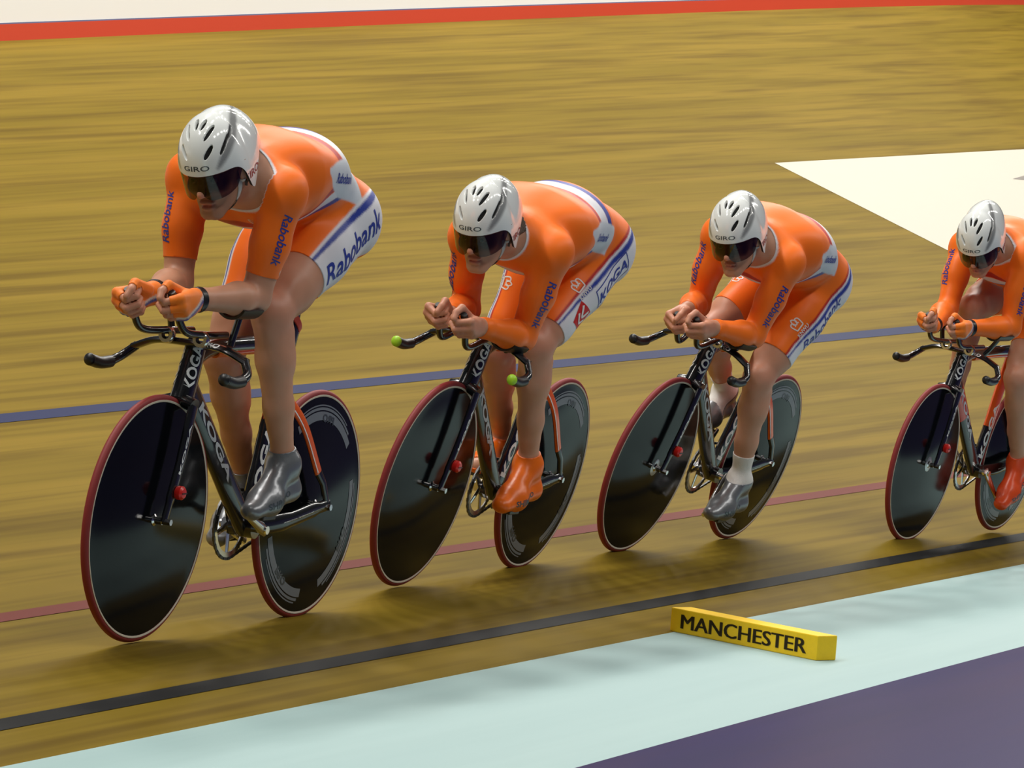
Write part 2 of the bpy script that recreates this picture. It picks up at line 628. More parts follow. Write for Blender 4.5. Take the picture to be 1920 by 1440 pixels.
def disc_y(r):
    return 0.0105 + 0.014 * max(0.0, 1 - (r / 0.30) ** 1.6)


def make_wheel(root, front, variant):
    cx = WB / 2 if front else -WB / 2
    name = 'front_wheel' if front else 'rear_wheel'
    prof = [(0.302, -0.0105)]
    rs = [0.302, 0.28, 0.24, 0.20, 0.15, 0.10, 0.05, 0.02]
    prof = [(0.0005, -disc_y(0))] + [(r, -disc_y(r)) for r in rs[::-1]] + [(0.314, -0.010), (0.318, 0), (0.314, 0.010)] + [(r, disc_y(r)) for r in rs] + [(0.0005, disc_y(0))]
    w = MB().lathe(prof, (0, 0, 0), 96).build(name, DISC, root)
    w.location = (cx, 0, RW)
    # tyre: red tread with pale sidewall bands, each its own sub-part
    pr = []
    for k in range(13):
        a = -2.2 + 4.4 * k / 12
        pr.append((0.3225 + 0.0115 * math.cos(a), 0.0112 * math.sin(a)))
    MB().lathe(pr, (0, 0, 0), 96).build('tyre', RUBBER, w)
    for s in (1, -1):
        MB().lathe([(0.3150, s * 0.0108), (0.3180, s * 0.0124), (0.3205, s * 0.0122), (0.3212, s * 0.0100)], (0, 0, 0), 96).build('tyre_sidewall', TAPE, w)
    hub = MB()
    hub.lathe([(0.0, -0.05), (0.010, -0.05), (0.010, -0.03), (0.016, -0.026), (0.016, 0.026), (0.010, 0.03), (0.010, 0.05), (0.0, 0.05)], seg=20)
    hub.build('hub', STEEL, w)
    if front and variant in (2, 3):
        pl = MB()
        pl.lathe([(0.012, 0.0262), (0.030, 0.0255), (0.032, 0.0245)], seg=28)
        pl.build('hub_flange', material('brushed_alloy', (0.62, 0.63, 0.64), 0.35, 0.85), w)
    if not front:
        lab = [(0.235, 0.272), (0.276, 0.284), (0.288, 0.292)]
        spans = [(1.0, 2.45), (2.9, 4.3), (4.75, 5.95)]
        for (a0, a1) in spans:
            mb = MB()
            for (r0, r1), k in zip(lab, range(3)):
                ring_arc(mb, r0 + (0.012 if k == 0 else 0), r1, lambda r: disc_y(r) + 0.0008, a0 + 0.05 * k, a1 - 0.10 * k, 28)
            mb.build('rim_decal', GREYP, w, smooth=False)
        V, Fc = text2d('PRO', 0.03, 0.0, 1.3)
        for a in (1.75, 3.6, 5.35):
            P = []
            for u, v in V:
                r = 0.2535 + v * 0.022
                an = a - u * 0.022 / 0.2535
                P.append((r * math.cos(an), disc_y(r) + 0.0018, r * math.sin(an)))
            mesh_obj('lettering', P, Fc, material('dark_print_disc', lin(62, 66, 72), 0.3), w, smooth=False)
    return w


def make_bike(i):
    J = JOINTS[i]
    root = empty('track_bicycle', bike_matrix(i))
    late = i == 3
    make_wheel(root, True, i)
    make_wheel(root, False, i)
    # --- frame tubes
    HT0, HT1 = np.array([0.366, 0, 0.648]), np.array([0.318, 0, 0.792])
    ST1 = np.array([-0.262, 0, 0.862])
    fr = MB()
    fr.tube([HT0, HT0 * .5 + HT1 * .5, HT1], [0.029, 0.028, 0.026], [0.046, 0.040, 0.036], seg=18)
    fr.tube(spline([[0.345, 0, 0.690], [0.20, 0, 0.556], [0.05, 0, 0.418], BB], 6), [0.021] * 19, [0.042] + [0.040] * 17 + [0.036], seg=18)
    st = spline([BB, [-0.135, 0, 0.42], [-0.185, 0, 0.62], ST1], 6)
    fr.tube(st, 0.017, [0.040] * 7 + [0.036] * 12, seg=18)
    fr.tube(spline([[0.310, 0, 0.765], [0.22, 0, 0.792], [0.0, 0, 0.802], [-0.245, 0, 0.806]], 6), 0.018, 0.024, seg=18)
    fr.tube([BB + [0, -0.036, 0], BB + [0, 0.036, 0]], 0.030, side=(1, 0, 0), seg=20)
    frame = fr.build('frame', CARBON, root)
    ob = bvh_of(frame)
    # bonded orange paint panels under the top tube and on the seat tube
    pn = MB()
    pn.tube(spline([[0.205, 0, 0.776], [0.0, 0, 0.785], [-0.20, 0, 0.789]], 6), 0.0165, 0.0125, seg=12)
    pn.build('orange_panel', ORANGEP, frame)
    pn = MB()
    pn.tube(spline([[-0.178, 0, 0.58], [-0.20, 0, 0.68], [-0.226, 0, 0.765]] if not late else [[-0.150, 0, 0.47], [-0.18, 0, 0.60], [-0.226, 0, 0.765]], 6), 0.0176, 0.0395, seg=16)
    pn.build('orange_panel', ORANGEP, frame)
    if late:
        pn = MB()
        pn.tube(spline([[0.300, 0, 0.648], [0.24, 0, 0.593], [0.17, 0, 0.529]], 5), 0.0216, 0.0412, seg=16)
        pn.build('red_panel', material('red_frame_paint', lin(206, 52, 30), 0.28, coat=0.5), frame)
    # stays
    for s in (1, -1):
        a, b = np.array([-0.205, s * 0.014, 0.672]), np.array([-0.455, s * 0.058, 0.405])
        m = a * .12 + b * .88
        ss = MB().tube(spline([a, a * .6 + b * .4 + [-.006, s * .012, 0.012], m], 6), 0.0085, 0.0165, seg=12).build('seat_stay', ORANGEP, root)
        MB().tube([m, b, [-0.4875, s * 0.060, 0.346]], 0.0088, [0.016, 0.014, 0.012], seg=12).build('stay_tip', CARBON, ss)
        MB().tube(spline([a + [0.004, s * .0085, -.008], a * .6 + b * .4 + [.0, s * .0205, 0.004], m + [0.004, s * .0085, -.006]], 6) + np.array([0.0125, 0, 0.006]), 0.0012, 0.0022, seg=6).build('white_pinstripe', WHITEP, ss)
        cs = MB().tube(spline([BB + [-0.02, s * 0.024, 0.0], [-0.25, s * 0.050, 0.300], [-0.42, s * 0.060, 0.330], [-0.500, s * 0.060, 0.340]], 6), 0.010, [0.026] * 7 + [0.023] * 6 + [0.018] * 6, seg=14).build('chain_stay', CARBON, root)
        MB().tube([[-0.4875, s * 0.050, 0.334], [-0.4875, s * 0.078, 0.334]], 0.010, side=(1, 0, 0), seg=6).build('axle_nut', STEEL, cs)
        if s == 1:
            decal('lettering', text2d('KOGA.COM', 0.02, 0.3, 1.25, None), 0.017, bvh_of(cs), (-0.20, 0.0445, 0.293), (-0.42, 0.060, 0.330), (0, 1, 0), 0.115, 0.0, 0.1, WHITEP, cs, rot=PI)
    # white lettering on the frame tubes, both sides
    for s in (1, -1):
        y = (0, s, 0)
        decal('lettering', text2d('KOGA', 0.03, 0.0, 1.15, 0.5), 0.0265, ob, HT0, HT1, (0.72, s * 0.70, 0), 0.094, 0.0, 0.028, WHITEP, frame, rot=0)
        decal('lettering', text2d('KOGA', 0.035, 0.0, 1.5, 0.5), 0.050, ob, (0.30, 0, 0.65), (0.02, 0, 0.39), y, 0.17, 0.0, 0.045, material('pale_grey_decal', lin(196, 198, 202), 0.3), frame, rot=0)
        decal('lettering', text2d('KOGA', 0.035, 0.0, 1.3, 0.5), 0.046, ob, (-0.118, 0, 0.355), (-0.17, 0, 0.56), (0.62, s * 0.8, 0), 0.105, 0.0, 0.045, WHITEP, frame, rot=0)
    # --- fork
    fk = MB()
    fk.tube([[0.372, -0.045, 0.640], [0.374, 0, 0.655], [0.372, 0.045, 0.640]], 0.030, 0.020, side=(1, 0, 0.3), seg=14)
    for s in (1, -1):
        fk.tube(spline([[0.376, s * 0.043, 0.640], [0.420, s * 0.050, 0.510], [0.465, s * 0.054, 0.395], [0.4875, s * 0.054, 0.330]], 6), [0.009] * 13 + [0.008] * 6, [0.024] * 7 + [0.021] * 6 + [0.016] * 6, seg=14)
    fork = fk.build('fork', CARBON, root)
    fb = bvh_of(fork)
    for s in (1, -1):
        decal('lettering', text2d('KOGA', 0.03, 0.0, 1.5, 0.5), 0.023, fb, (0.388, s * 0.0455, 0.605), (0.455, s * 0.053, 0.420), (0.35, s, 0), 0.085, 0.0, 0.03, WHITEP, fork, rot=PI)
        MB().tube([[0.4875, s * 0.048, 0.334], [0.4875, s * 0.076, 0.334]], 0.009, side=(1, 0, 0), seg=6).build('axle_nut', STEEL, fork)
    tp = MB()
    tp.lathe([(0.0, 0.0), (0.017, 0.0), (0.019, 0.004), (0.019, 0.016), (0.013, 0.022), (0.0, 0.023)], (0.449, 0.063, 0.412), 20)
    tr = tp.build('transponder', REDP, root)
    MB().box((0.449, 0.0865, 0.412), (0.026, 0.002, 0.003)).build('dark_band', BLACKP, tr, smooth=False)
    # --- saddle and seat post (they follow the rider's hips)
    hip = (J['Lhip'] + J['Rhip']) / 2
    sad_z = hip[2] - 0.098
    sx = hip[0] - 0.015
    sp = MB()
    sp.tube(spline([[-0.250, 0, 0.82], [-0.265, 0, 0.90], [sx - 0.01, 0, sad_z - 0.045]], 6), 0.0125, 0.027, seg=14)
    sp.tube([[sx - 0.05, 0, sad_z - 0.042], [sx + 0.05, 0, sad_z - 0.036]], 0.016, 0.010, seg=10)
    sp.build('seat_post', CARBON, root)
    cl = MB()
    cl.tube([[-0.252, 0, 0.852], [-0.268, 0, 0.868]], 0.0195, 0.041, seg=16)
    cl.build('seat_collar', material('pale_collar', lin(190, 70, 50), 0.4), root)
    sdl = MB()
    xs = np.linspace(0, 1, 12)
    path = np.stack([sx - 0.135 + 0.275 * xs, 0 * xs, sad_z - 0.012 + 0.012 * np.cos(xs * 3.0)], -1)
    sdl.tube(path, 0.012 + 0.062 * (1 - xs) ** 1.35 * (0.55 + 0.45 * np.minimum(1, xs * 8)), 0.020 - 0.004 * xs, seg=16)
    sad = sdl.build('saddle', SADDLEM, root)
    rl = MB()
    for s in (1, -1):
        rl.tube(spline([[sx - 0.10, s * 0.022, sad_z - 0.02], [sx - 0.05, s * 0.02, sad_z - 0.045], [sx + 0.05, s * 0.02, sad_z - 0.042], [sx + 0.10, s * 0.012, sad_z - 0.018]], 5), 0.0035, seg=8)
    rl.build('saddle_rail', STEEL, sad)
    # --- handlebar: base bar, stem, extensions, arm rests
    bar = MB()
    bz = 0.806
    bar.tube(spline([[0.345, -0.17, bz - 0.030], [0.352, -0.10, bz - 0.004], [0.352, 0, bz], [0.352, 0.10, bz - 0.004], [0.345, 0.17, bz - 0.030]], 6), 0.026, 0.010, side=(1, 0, 0), seg=14)
    for s in (1, -1):
        bar.tube(spline([[0.345, s * 0.165, bz - 0.028], [0.375, s * 0.192, bz - 0.060], [0.425, s * 0.200, bz - 0.078]], 6), [0.017] * 6 + [0.014] * 7, [0.011] * 6 + [0.012] * 7, side=(1, 0, 0.2), seg=12)
    hb = bar.build('handlebar', CARBON, root)
    hbv = bvh_of(hb)
    decal('lettering', text2d('PRO', 0.02, 0.0, 1.3, 0.5), 0.013, hbv, (0.352, 0.0, bz), (0.352, 0.2, bz), (1, 0, 0.25), 0.075, 0.0, 0.02, WHITEP, hb)
    for s in (1, -1):
        g = MB().tube(spline([[0.418, s * 0.200, bz - 0.077], [0.47, s * 0.202, bz - 0.080], [0.522, s * 0.203, bz - 0.072]], 5), 0.0165, seg=14).build('bar_grip', BLACKP, hb)
        pm = LIMEP if i == 1 else BLACKP
        MB().ball((0.527, s * 0.203, bz - 0.071), (0.012, 0.0175, 0.0175), 14).build('end_plug', pm, g)
    stm = MB()
    stm.tube([[0.312, 0, 0.790], [0.345, 0, bz]], 0.020, 0.018, seg=14)
    stm.build('stem', CARBON, root)
    for S, s in (('L', 1), ('R', -1)):
        C = J[S + 'ha']
        el, wr = J[S + 'el'], J[S + 'wr']
        p = [[0.25, s * 0.052, bz + 0.028], [0.38, s * 0.052, bz + 0.028], C - GRIP * 0.075 + [-0.03, 0, -0.012], C - GRIP * 0.035, C + GRIP * 0.036]
        ex = MB().tube(spline(p, 8), 0.0105, seg=12).build('aero_extension', CARBON, root)
        MB().tube([C + GRIP * 0.034, C + GRIP * 0.044], [0.012, 0.010], seg=12).build('end_cap', BLACKP, ex)
        ck = MB()
        ck.lathe([(0.012, -0.010), (0.021, -0.010), (0.023, -0.006), (0.023, 0.006), (0.021, 0.010), (0.012, 0.010)], (0, 0, 0), 24)
        c = ck.build('extension_clamp', STEEL, root)
        c.matrix_parent_inverse.identity()
        c.location = (0.392, s * 0.052, bz + 0.016)
        c.rotation_euler = (0, 0, PI / 2)
        # arm rest under the forearm near the elbow
        q0, q1 = el * .93 + wr * .07, el * .60 + wr * .40
        ax = (q1 - q0)
        ax /= np.linalg.norm(ax)
        lat = np.array([0, 1.0, 0]) - ax * ax[1]
        lat /= np.linalg.norm(lat)
        upv = np.cross(ax, lat)
        V, Fc = [], []
        nu, nv = 7, 10
        for lay in (0.050, 0.057):
            for a in range(nu):
                for b in range(nv):
                    th = -PI / 2 + (b / (nv - 1) - .5) * 2.1
                    pnt = q0 + (q1 - q0) * a / (nu - 1) + lay * (math.cos(th) * lat + math.sin(th) * upv)
                    V.append(pnt)
        n = nu * nv
        for a in range(nu - 1):
            for b in range(nv - 1):
                k = a * nv + b
                Fc += [(k, k + 1, k + nv + 1, k + nv), (n + k, n + k + nv, n + k + nv + 1, n + k + 1)]
        ed = [a * nv for a in range(nu)]
        for a in range(nu - 1):
            for b in (0, nv - 1):
                k = a * nv + b
                Fc.append((k, k + nv, n + k + nv, n + k))
        for b in range(nv - 1):
            for a in (0, nu - 1):
                k = a * nv + b
                Fc.append((k, k + 1, n + k + 1, n + k))
        pad = MB().add(V, Fc).build('arm_rest', BLACKP, root)
        mid = (q0 + q1) / 2 - upv * 0.055
        MB().tube([mid, [min(mid[0], 0.36), s * 0.085, bz + 0.004]], 0.010, seg=10).build('rest_post', CARBON, pad)
    # --- cranks, ring, chain, pedals
    ca = CRANK[i]
    ring = MB()
    cy = -0.044
    nT = 48
    V, Fc = [], []
    for k in range(nT * 2):
        a = PI * k / nT
        for r, yy in ((0.080, cy - .002), (0.096 if k % 2 else 0.101, cy - .002), (0.096 if k % 2 else 0.101, cy + .002), (0.080, cy + .002)):
            V.append((BB[0] + r * math.cos(a), yy, BB[2] + r * math.sin(a)))
    for k in range(nT * 2):
        k2 = (k + 1) % (nT * 2)
        for j in range(4):
            j2 = (j + 1) % 4
            Fc.append((4 * k + j, 4 * k2 + j, 4 * k2 + j2, 4 * k + j2))
    ring.add(V, Fc)
    for k in range(5):
        a = ca + PI + 2 * PI * k / 5
        ring.tube([[BB[0], cy - .004, BB[2]], [BB[0] + .084 * math.cos(a), cy - .001, BB[2] + .084 * math.sin(a)]], [0.004, 0.003], [0.013, 0.008], seg=8)
    ring.build('chainring', STEEL, root, smooth=False)
    for S, s in (('L', 1), ('R', -1)):
        A = ca if s == 1 else ca + PI
        d = np.array([math.cos(A), 0, math.sin(A)])
        cr = MB()
        cr.tube([BB + [0, s * 0.060, 0] - d * 0.014, BB + [0, s * 0.062, 0] + d * 0.02, BB + [0, s * 0.078, 0] + d * 0.15, BB + [0, s * 0.080, 0] + d * (CRL + 0.012)], [0.008, 0.009, 0.007, 0.006], [0.016, 0.018, 0.012, 0.011], seg=12)
        cr.tube([BB + [0, s * 0.03, 0], BB + [0, s * 0.074, 0]], 0.012, side=(1, 0, 0), seg=12)
        cr.build('crank_arm', STEEL if i != 0 else STEEL, root)
        pc = BB + d * CRL
        pd = MB()
        pd.tube([pc + [0, s * 0.078, 0], pc + [0, s * 0.155, 0]], 0.007, side=(1, 0, 0), seg=10)
        pd.box(pc + [0, s * 0.130, 0], (0.075, 0.052, 0.016))
        pd.build('pedal', DARKSTEEL, root, smooth=False, bevel=0.003)
    # cog and chain loop
    hubx = np.array([-WB / 2, cy, RW])
    MB().lathe([(0.014, -.002), (0.030, -.002), (0.030, .002), (0.014, .002)], (hubx[0], cy, RW), 28, closed=True).build('sprocket', DARKSTEEL, root, smooth=False)
    bbp = np.array([BB[0], cy, BB[2]])
    r1, r2 = 0.0985, 0.0300
    dv = hubx - bbp
    D = math.hypot(dv[0], dv[2])
    th0 = math.atan2(dv[2], dv[0])
    off = math.acos((r1 - r2) / D)
    pts = []
    a_top, a_bot = th0 - off, th0 + off
    for k in range(40):
        a = a_bot + (2 * PI - 2 * off) * k / 39
        pts.append(bbp + [r1 * math.cos(a), 0, r1 * math.sin(a)])
    e = hubx + [r2 * math.cos(a_top), 0, r2 * math.sin(a_top)]
    for k in range(1, 26):
        pts.append(pts[39] * (1 - k / 26) + e * k / 26)
    for k in range(10):
        a = a_top + 2 * off * k / 9
        pts.append(hubx + [r2 * math.cos(a), 0, r2 * math.sin(a)])
    e0, e1 = pts[-1], pts[0]
    for k in range(1, 26):
        pts.append(e0 * (1 - k / 26) + e1 * k / 26)
    pts = np.array(pts)
    seg = np.r_[0, np.cumsum(np.linalg.norm(np.diff(np.vstack([pts, pts[:1]]), axis=0), axis=1))]
    nl = int(seg[-1] / 0.0127)
    u = np.arange(nl) * seg[-1] / nl
    PX = np.stack([np.interp(u, seg, np.r_[pts[:, c], pts[0, c]]) for c in range(3)], -1)
    ch = MB()
    for k in range(nl):
        a, b = PX[k], PX[(k + 1) % nl]
        t = (b - a) / np.linalg.norm(b - a)
        R = np.array([[t[0], 0, -t[2]], [0, 1, 0], [t[2], 0, t[0]]])
        ch.box((a + b) / 2, (0.0135, 0.0066 if k % 2 else 0.0042, 0.0085), R)
    chn = ch.build('chain', DARKSTEEL, root, smooth=False)
    chn['kind'] = 'stuff'
    return root


BIKE_LABEL = ['black track bicycle with disc wheels ridden by the leading rider',
              'black track bicycle with lime green bar end plugs',
              'black disc wheel bicycle under the rider with white socks',
              'black and orange framed bicycle cut by the right edge']
bikes = []
for i in range(4):
    bk = make_bike(i)
    tag(bk, BIKE_LABEL[i], 'bicycle', 'track bicycles of the team')
    bikes.append(bk)

# ------------------------------------------------------------------ bodies: smooth blended volumes turned into one mesh
def rcone(p0, p1, r0, r1=None, k=0.02, ys=1.0, tag_=None):
    return dict(t='c', a=np.array(p0, float), b=np.array(p1, float), r0=r0, r1=r0 if r1 is None else r1, k=k, ys=ys, tag=tag_)


def ell(c, r, R=None, k=0.02, tag_=None, sub=False):
    return dict(t='e', c=np.array(c, float), r=np.array(r, float), R=np.eye(3) if R is None else np.array(R, float), k=k, tag=tag_, sub=sub)


def prim_d(p, X):
    if p['t'] == 'c':
        a, b = p['a'].copy(), p['b'].copy()
        if p['ys'] != 1.0:
            X = X * np.array([1, p['ys'], 1])
            a[1] *= p['ys']
            b[1] *= p['ys']
        ab = b - a
        L2 = max(ab @ ab, 1e-12)
        t = np.clip(((X - a) @ ab) / L2, 0, 1)
        D = X - a - t[:, None] * ab
        return np.sqrt((D * D).sum(1)) - (p['r0'] + (p['r1'] - p['r0']) * t), t
    Y = (X - p['c']) @ p['R']
    q = Y / p['r']
    k0 = np.sqrt((q * q).sum(1)) + 1e-9
    q2 = q / p['r']
    k1 = np.sqrt((q2 * q2).sum(1)) + 1e-9
    return k0 * (k0 - 1) / k1, None


def prim_bound(p):
    if p['t'] == 'c':
        c = (p['a'] + p['b']) / 2
        return c, np.linalg.norm(p['a'] - p['b']) / 2 + max(p['r0'], p['r1']) / min(1.0, p['ys'])
    return p['c'], p['r'].max()


def smin(a, b, k):
    h = np.maximum(k - np.abs(a - b), 0) / k
    return np.minimum(a, b) - h * h * k * 0.25


def smax(a, b, k):
    return -smin(-a, -b, k)


BIG = 1.0


def eval_groups(groups, X, margin=0.06):
    """groups: list of prim lists -> array (ngroups, n)"""
    out = []
    for g in groups:
        D = np.full(len(X), BIG)
        for p in g:
            c, r = prim_bound(p)
            m = np.nonzero(((X - c) ** 2).sum(1) < (r + margin) ** 2)[0]
            if len(m) == 0:
                continue
            d, _ = prim_d(p, X[m])
            if p.get('sub'):
                D[m] = smax(D[m], -d, p['k'])
            else:
                D[m] = smin(D[m], d, p['k'])
        out.append(D)
    return np.array(out)


def combine(G, kb):
    """group 0 is the trunk with head; limbs blend with it but not with each other"""
    D = G[0].copy()
    for g, k in zip(G[1:], kb):
        D = np.minimum(D, smin(G[0], g, k))
    return D


def mesh_volume(groups, kb, vox):
    allp = [p for g in groups for p in g]
    lo = np.min([prim_bound(p)[0] - prim_bound(p)[1] for p in allp], axis=0) - 0.03
    hi = np.max([prim_bound(p)[0] + prim_bound(p)[1] for p in allp], axis=0) + 0.03
    nb = 8
    Bs = vox * nb
    dims = np.ceil((hi - lo) / Bs).astype(int)
    ii = np.stack(np.meshgrid(*[np.arange(d) for d in dims], indexing='ij'), -1).reshape(-1, 3)
    cen = lo + (ii + 0.5) * Bs
    D = combine(eval_groups(groups, cen, 0.12), kb)
    keep = np.abs(D) < Bs * 0.87 * 1.3
    ii = ii[keep]
    nblk = len(ii)
    loc = np.stack(np.meshgrid(*[np.arange(nb + 1)] * 3, indexing='ij'), -1).reshape(-1, 3)
    X = (lo + (ii[:, None, :] * nb + loc[None]) * vox).reshape(-1, 3)
    D = combine(eval_groups(groups, X, 0.05), kb).reshape(nblk, nb + 1, nb + 1, nb + 1)
    # surface nets
    S = D < 0
    cs = np.zeros((nblk, nb, nb, nb), dtype=np.int8)
    for a in (0, 1):
        for b in (0, 1):
            for c in (0, 1):
                cs += S[:, a:a + nb, b:b + nb, c:c + nb]
    act = (cs > 0) & (cs < 8)
    bi, ci, cj, ck = np.nonzero(act)
    corner = np.stack([D[bi, ci + a, cj + b, ck + c] for a in (0, 1) for b in (0, 1) for c in (0, 1)], 1)
    offs = np.array([(a, b, c) for a in (0, 1) for b in (0, 1) for c in (0, 1)], float)
    acc = np.zeros((len(bi), 3))
    cnt = np.zeros(len(bi))
    for a in range(8):
        for b in range(a + 1, 8):
            if abs(offs[a] - offs[b]).sum() == 1:
                da, db = corner[:, a], corner[:, b]
                m = (da < 0) != (db < 0)
                t = np.where(m, da / np.where(m, da - db, 1), 0)
                acc += np.where(m[:, None], offs[a] + t[:, None] * (offs[b] - offs[a]), 0)
                cnt += m
    gc = ii[bi] * nb + np.stack([ci, cj, ck], -1)
    V = lo + (gc + acc / cnt[:, None]) * vox
    big = dims * nb + 2
    gid = (gc[:, 0] * big[1] + gc[:, 1]) * big[2] + gc[:, 2]
    order = np.argsort(gid)
    V, gid, gc = V[order], gid[order], gc[order]
    quads = []
    for ax in range(3):
        e = np.zeros(3, int)
        e[ax] = 1
        s0 = S[:, :nb, :nb, :nb]
        s1 = S[:, e[0]:nb + e[0], e[1]:nb + e[1], e[2]:nb + e[2]]
        b_, x_, y_, z_ = np.nonzero(s0 != s1)
        g = ii[b_] * nb + np.stack([x_, y_, z_], -1)
        flip = s0[b_, x_, y_, z_]
        u, v = (ax + 1) % 3, (ax + 2) % 3
        ids = []
        for du, dv in ((0, 0), (1, 0), (1, 1), (0, 1)):
            c = g.copy()
            c[:, u] -= du
            c[:, v] -= dv
            ids.append((c[:, 0] * big[1] + c[:, 1]) * big[2] + c[:, 2])
        ids = np.stack(ids, 1)
        pos = np.clip(np.searchsorted(gid, ids), 0, len(gid) - 1)
        ok = (gid[pos] == ids).all(1)
        q = pos[ok]
        f = flip[ok]
        q[~f] = q[~f][:, ::-1]
        quads.append(q)
    Q = np.vstack(quads)
    # put vertices exactly on the surface, get normals
    h = 0.0015
    for it in range(2):
        d0 = combine(eval_groups(groups, V), kb)
        g = np.stack([combine(eval_groups(groups, V + h * np.eye(3)[k]), kb) - d0 for k in range(3)], -1) / h
        n2 = (g * g).sum(1)
        st = -(d0 / np.maximum(n2, 0.2))[:, None] * g
        sl = np.linalg.norm(st, axis=1)
        st *= np.minimum(1, 0.6 * vox / np.maximum(sl, 1e-9))[:, None]
        V = V + st
        if it == 0:
            N = g / (np.sqrt(n2)[:, None] + 1e-9)
            break
    return V, N, Q


def nearest_prim(groups, V):
    best = np.full(len(V), 9.0)
    bt = np.zeros(len(V))
    bg = np.zeros(len(V), int)
    bi = np.zeros(len(V), int)
    n = 0
    for gi, g in enumerate(groups):
        for p in g:
            if not p.get('sub'):
                c, r = prim_bound(p)
                m = np.nonzero(((V - c) ** 2).sum(1) < (r + 0.06) ** 2)[0]
                if len(m):
                    d, t = prim_d(p, V[m])
                    w = d < best[m]
                    mm = m[w]
                    best[mm] = d[w]
                    bi[mm] = n
                    bg[mm] = gi
                    bt[mm] = 0 if t is None else t[w]
            n += 1
    return bi, bt, bg


def clip_mesh(V, N, Q, field, offset, rim=0.004, extra=None):
    """the part of the surface with field > 0, pushed out by offset, with a turned-in hem"""
    T = np.vstack([Q[:, [0, 1, 2]], Q[:, [0, 2, 3]]]) if Q.shape[1] == 4 else Q
    pos = field[T] > 0
    npos = pos.sum(1)
    out = [T[npos == 3]]
    n0 = len(V)
    EA, EB = [], []
    cutf, edges = [], []
    for cnt in (1, 2):
        m = npos == cnt
        t, p = T[m], pos[m]
        if len(t) == 0:
            continue
        lone = np.argmax(p if cnt == 1 else ~p, axis=1)
        r = np.arange(len(t))
        a, b, c = t[r, lone], t[r, (lone + 1) % 3], t[r, (lone + 2) % 3]
        cutf.append((cnt, a, b, c))
    pairs = []
    for cnt, a, b, c in cutf:
        pairs += [np.sort(np.stack([a, b], 1), 1), np.sort(np.stack([a, c], 1), 1)]
    X = {'V': V, 'N': N, 'f': field}
    if pairs:
        allp = np.vstack(pairs)
        up, inv = np.unique(allp, axis=0, return_inverse=True)
        inv = inv.ravel()
        f0, f1 = field[up[:, 0]], field[up[:, 1]]
        w = (f0 / (f0 - f1))[:, None]
        lerp = lambda A: A[up[:, 0]] * (1 - w) + A[up[:, 1]] * w
        V2, N2 = lerp(V), lerp(N)
        extra2 = None if extra is None else lerp(extra)
        k = 0
        for cnt, a, b, c in cutf:
            ab = n0 + inv[k:k + len(a)]
            ac = n0 + inv[k + len(a):k + 2 * len(a)]
            k += 2 * len(a)
            if cnt == 1:
                out.append(np.stack([a, ab, ac], 1))
                edges.append(np.stack([ab, ac], 1))
            else:
                out += [np.stack([b, c, ac], 1), np.stack([b, ac, ab], 1)]
                edges.append(np.stack([ac, ab], 1))
        VA, NA = np.vstack([V, V2]), np.vstack([N, N2])
        EX = None if extra is None else np.vstack([extra, extra2])
    else:
        VA, NA, EX = V, N, extra
    Ft = np.vstack(out)
    VO = VA + NA * offset
    if edges and rim > 0:
        E = np.vstack(edges)
        ue = np.unique(E)
        mp = -np.ones(len(VO), int)
        mp[ue] = len(VO) + np.arange(len(ue))
        VO = np.vstack([VO, VA[ue] + NA[ue] * (offset - rim)])
        if EX is not None:
            EX = np.vstack([EX, EX[ue]])
        Ft = np.vstack([Ft, np.stack([E[:, 1], E[:, 0], mp[E[:, 0]]], 1), np.stack([E[:, 1], mp[E[:, 0]], mp[E[:, 1]]], 1)])
    used = np.unique(Ft)
    mp = -np.ones(len(VO), int)
    mp[used] = np.arange(len(used))
    return VO[used], mp[Ft], None if EX is None else EX[used]


def rot(axis, a):
    return np.array(Matrix.Rotation(a, 3, axis))


# ------------------------------------------------------------------ rider settings, read off the photograph
RIDERS = [
    dict(head=(0.385, 0.035, 1.283), pitch=0.46, yaw=0.0, roll=0.10, sleeve=0.235, ring=0.33, topk=0.085, pc=0.02, parc=0.012, a1=0.105, gloves=True, shoe='silver', hem=(0.60, 0.60), shoe_top=0.90, sock=None, beard=1.0,
         label='leading rider in orange skinsuit with short sleeves, orange gloves and silver overshoes'),
    dict(head=(0.570, 0.000, 1.158), pitch=0.42, yaw=0.0, roll=0.16, sleeve=0.555, ring=0.47, topk=0.03, pc=0.0, parc=0.0, a1=0.085, gloves=False, shoe='orange', hem=(0.84, 0.84), shoe_top=0.90, sock=None, beard=0.15,
         label='bare handed rider in long sleeved orange skinsuit and bright orange overshoes'),
    dict(head=(0.455, 0.010, 1.200), pitch=0.42, yaw=0.04, roll=0.32, sleeve=0.535, ring=0.40, topk=-0.03, pc=0.02, parc=-0.022, a1=0.085, gloves=False, shoe='silver', hem=(0.76, 0.76), shoe_top=0.985, sock=0.74, beard=0.2,
         label='rider in long sleeved orange skinsuit with white socks and silver shoe covers'),
    dict(head=(0.420, 0.005, 1.262), pitch=0.68, yaw=0.08, roll=0.14, sleeve=0.545, ring=0.42, topk=0.0, pc=0.02, parc=-0.01, a1=0.09, gloves=True, shoe='red', hem=(0.66, 0.60), shoe_top=0.90, sock=None, beard=0.2,
         label='last rider with head bowed, cut by the right edge of the picture'),
]
ORANGE = np.array(lin(255, 120, 30))
WHITE = np.array(lin(232, 232, 238))
BLUE = np.array(lin(48, 66, 158))
RED = np.array(lin(190, 40, 38))
SKIN = np.array(lin(200, 146, 118))

